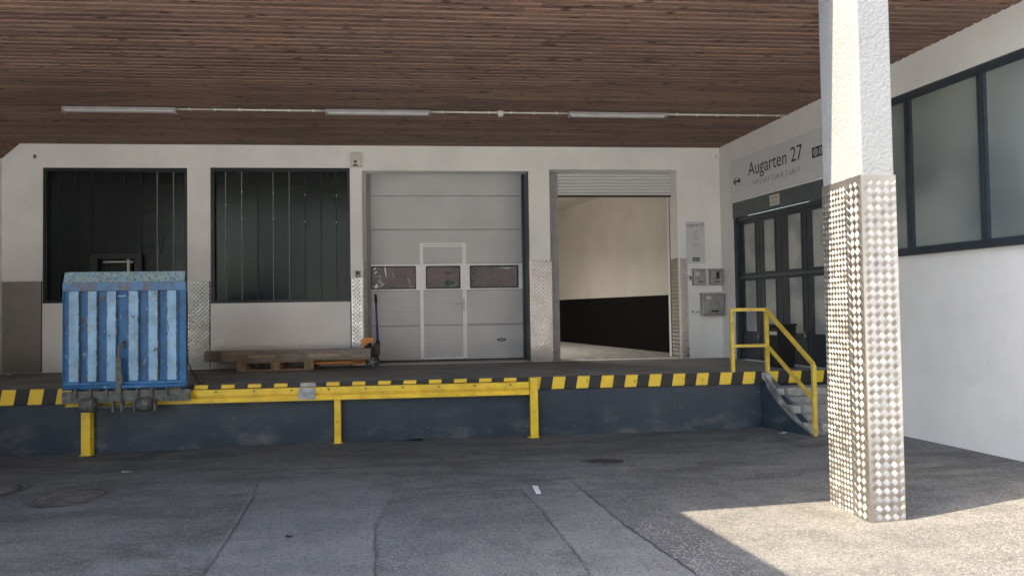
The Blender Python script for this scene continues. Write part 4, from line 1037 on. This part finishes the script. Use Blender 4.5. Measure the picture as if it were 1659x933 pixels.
# sticker above the doors
a_, z_ = W.px(1255, 324, .004); ww = .13
t = thing('notice_sticker', 'small cream notice sticker on the grey header above the folding doors', 'sticker', (a_, .004, z_ - .085), W)
bm = bm_new(); box(bm, -ww, ww, -.004, -.001, 0, .17); obj('sheet', bm, 'paper', t)
bm = bm_new(); text_bm(bm, 'STIL', -ww * .55, ww * .75, .095, .14, -.0055); obj('lettering', bm, 'red_ink', t)
bm = bm_new(); text_bm(bm, 'freihalten', -ww * .85, ww * .8, .035, .065, -.0055); obj('lettering', bm, 'ink_grey', t)

# waste bin by the folding doors
bp = W.px(1266, 580, -.30); t = thing('waste_bin', 'black waste bin with a white sticker by the folding doors', 'waste bin', (bp[0], -.30, DZ), W)
bm = bm_new(); n_ = 4
lo_ = [(-.17, -.15), (.17, -.15), (.17, .15), (-.17, .15)]
v0 = [bm.verts.new((x * .85, y * .85, 0)) for x, y in lo_]; v1 = [bm.verts.new((x, y, .60)) for x, y in lo_]
bm.faces.new(v0[::-1]); bm.faces.new(v1)
for i in range(4): bm.faces.new((v0[i], v0[(i + 1) % 4], v1[(i + 1) % 4], v1[i]))
bmesh.ops.bevel(bm, geom=list(bm.edges), offset=.015, segments=2, affect='EDGES'); obj('body', bm, 'black_rubber', t)
bm = bm_new(); box(bm, -.18, .18, -.16, .16, .601, .64, .012); obj('lid', bm, 'black_rubber', t)
bm = bm_new(); box(bm, -.05, .13, -.158, -.152, .48, .53); obj('sticker', bm, 'sign', t)
# plastic bag scrap at the far left of the dock
bm = bm_new(); rd = random.Random(5); gvv = [[bm.verts.new((i * .05, j * .05, .004 + rd.uniform(0, .03))) for i in range(7)] for j in range(4)]
for j in range(3):
    for i in range(6): bm.faces.new((gvv[j][i], gvv[j][i + 1], gvv[j + 1][i + 1], gvv[j + 1][i]))
single('plastic_sheet', bm, 'litter', 'crumpled white plastic on the dock at far left', 'litter', (AL + .05, -.45, DZ))

# things in the store room seen dimly through the glass
a_, z_ = B.px(268, 395, 1.2); bm = bm_new()
for i in range(3): bar(bm, (i * .16 - .25, 0, 0), (i * .16 + .25, .15, 1.5), .10, .03, up=(0, 1, 0))
single('timber_boards', bm, 'wood', 'pale timber boards leaning behind the first glass panel', 'boards', (a_ - .0, 1.2, B.px(268, 432, 1.2)[1]))
bm = bm_new(); a_, z_ = B.px(245, 400, 1.3)
for i in range(4): box(bm, -.15, .15, -.1, .1, i * .27, i * .27 + .18)
box(bm, -.17, -.15, -.1, .1, -1.2, 1.1); box(bm, .15, .17, -.1, .1, -1.2, 1.1)
single('storage_rack', bm, 'grey_metal', 'narrow storage rack seen dimly behind the first glass panel', 'rack', (a_, 1.3, z_ - .2))
a_, z_ = B.px(392, 450, 1.0); bm = bm_new(); box(bm, -.38, .38, 0, .4, -1.0, .42, .01); single('storage_crate', bm, 'carton', 'pale storage crate standing dimly behind the second glass panel', 'crate', (a_, 1.0, z_))

# ------------------------------------------------------------------ yard behind the camera (shows in the panes and the plates)
Y = Frame(0, 0, 0)
bb = thing('brick_building', 'reddish brick building across the yard', 'building', (10, -20, 0), Y)
hs = [(x, x + 1.4, z, z + 1.8) for x in range(-12, 25, 3) for z in (1.2, 4.6, 8.0, 11.4, 14.8)]
bm = wall(bm_new(), -13, 26, 0, 19, [tuple(map(float, h)) for h in hs], 0, -.4); obj('wall', bm, 'brick', bb)  # wall height raised out of view to keep sky light off the column
bm = bm_new(); box(bm, -13.2, 26.2, -8, .3, 19.001, 19.4); obj('roof', bm, 'dark_steel', bb)
bm = bm_new()
for h in hs: box(bm, h[0], h[1], -.3, -.28, h[2], h[3])
obj('window', bm, 'frost', bb)
rd = random.Random(11)
for tx, ty, th, tl in ((-7, -13, 7, 'broad green tree across the yard'), (2.2, -11, 3.2, 'low green shrub across the yard'), (-14, -9, 8, 'tall green tree at the side of the yard')):
    t = thing('tree', tl, 'tree', (tx, ty, 0), Y, group='trees across the yard')
    bm = bm_new(); tube(bm, (0, 0, -.1), (0, 0, th * .55), .16, 10, .09)
    for i in range(5): an = i * 1.26; tube(bm, (0, 0, th * .4), (math.cos(an) * th * .22, math.sin(an) * th * .22, th * .7), .06, 6, .02)
    obj('trunk', bm, 'bark', t)
    bm = bm_new()
    for i in range(2600):
        v_ = Vector((rd.gauss(0, 1), rd.gauss(0, 1), rd.gauss(0, 1))).normalized() * (rd.random() ** .4); c_ = Vector((v_.x * th * .36, v_.y * th * .36, th * .62 + v_.z * th * .36))
        s_ = Vector((rd.uniform(-1, 1), rd.uniform(-1, 1), rd.uniform(-1, 1))).normalized() * .16; u_ = s_.orthogonal().normalized() * .10
        bm.faces.new([bm.verts.new(c_ + p_) for p_ in (-s_, u_, s_, -u_)])
    obj('crown', bm, 'leaf', t)
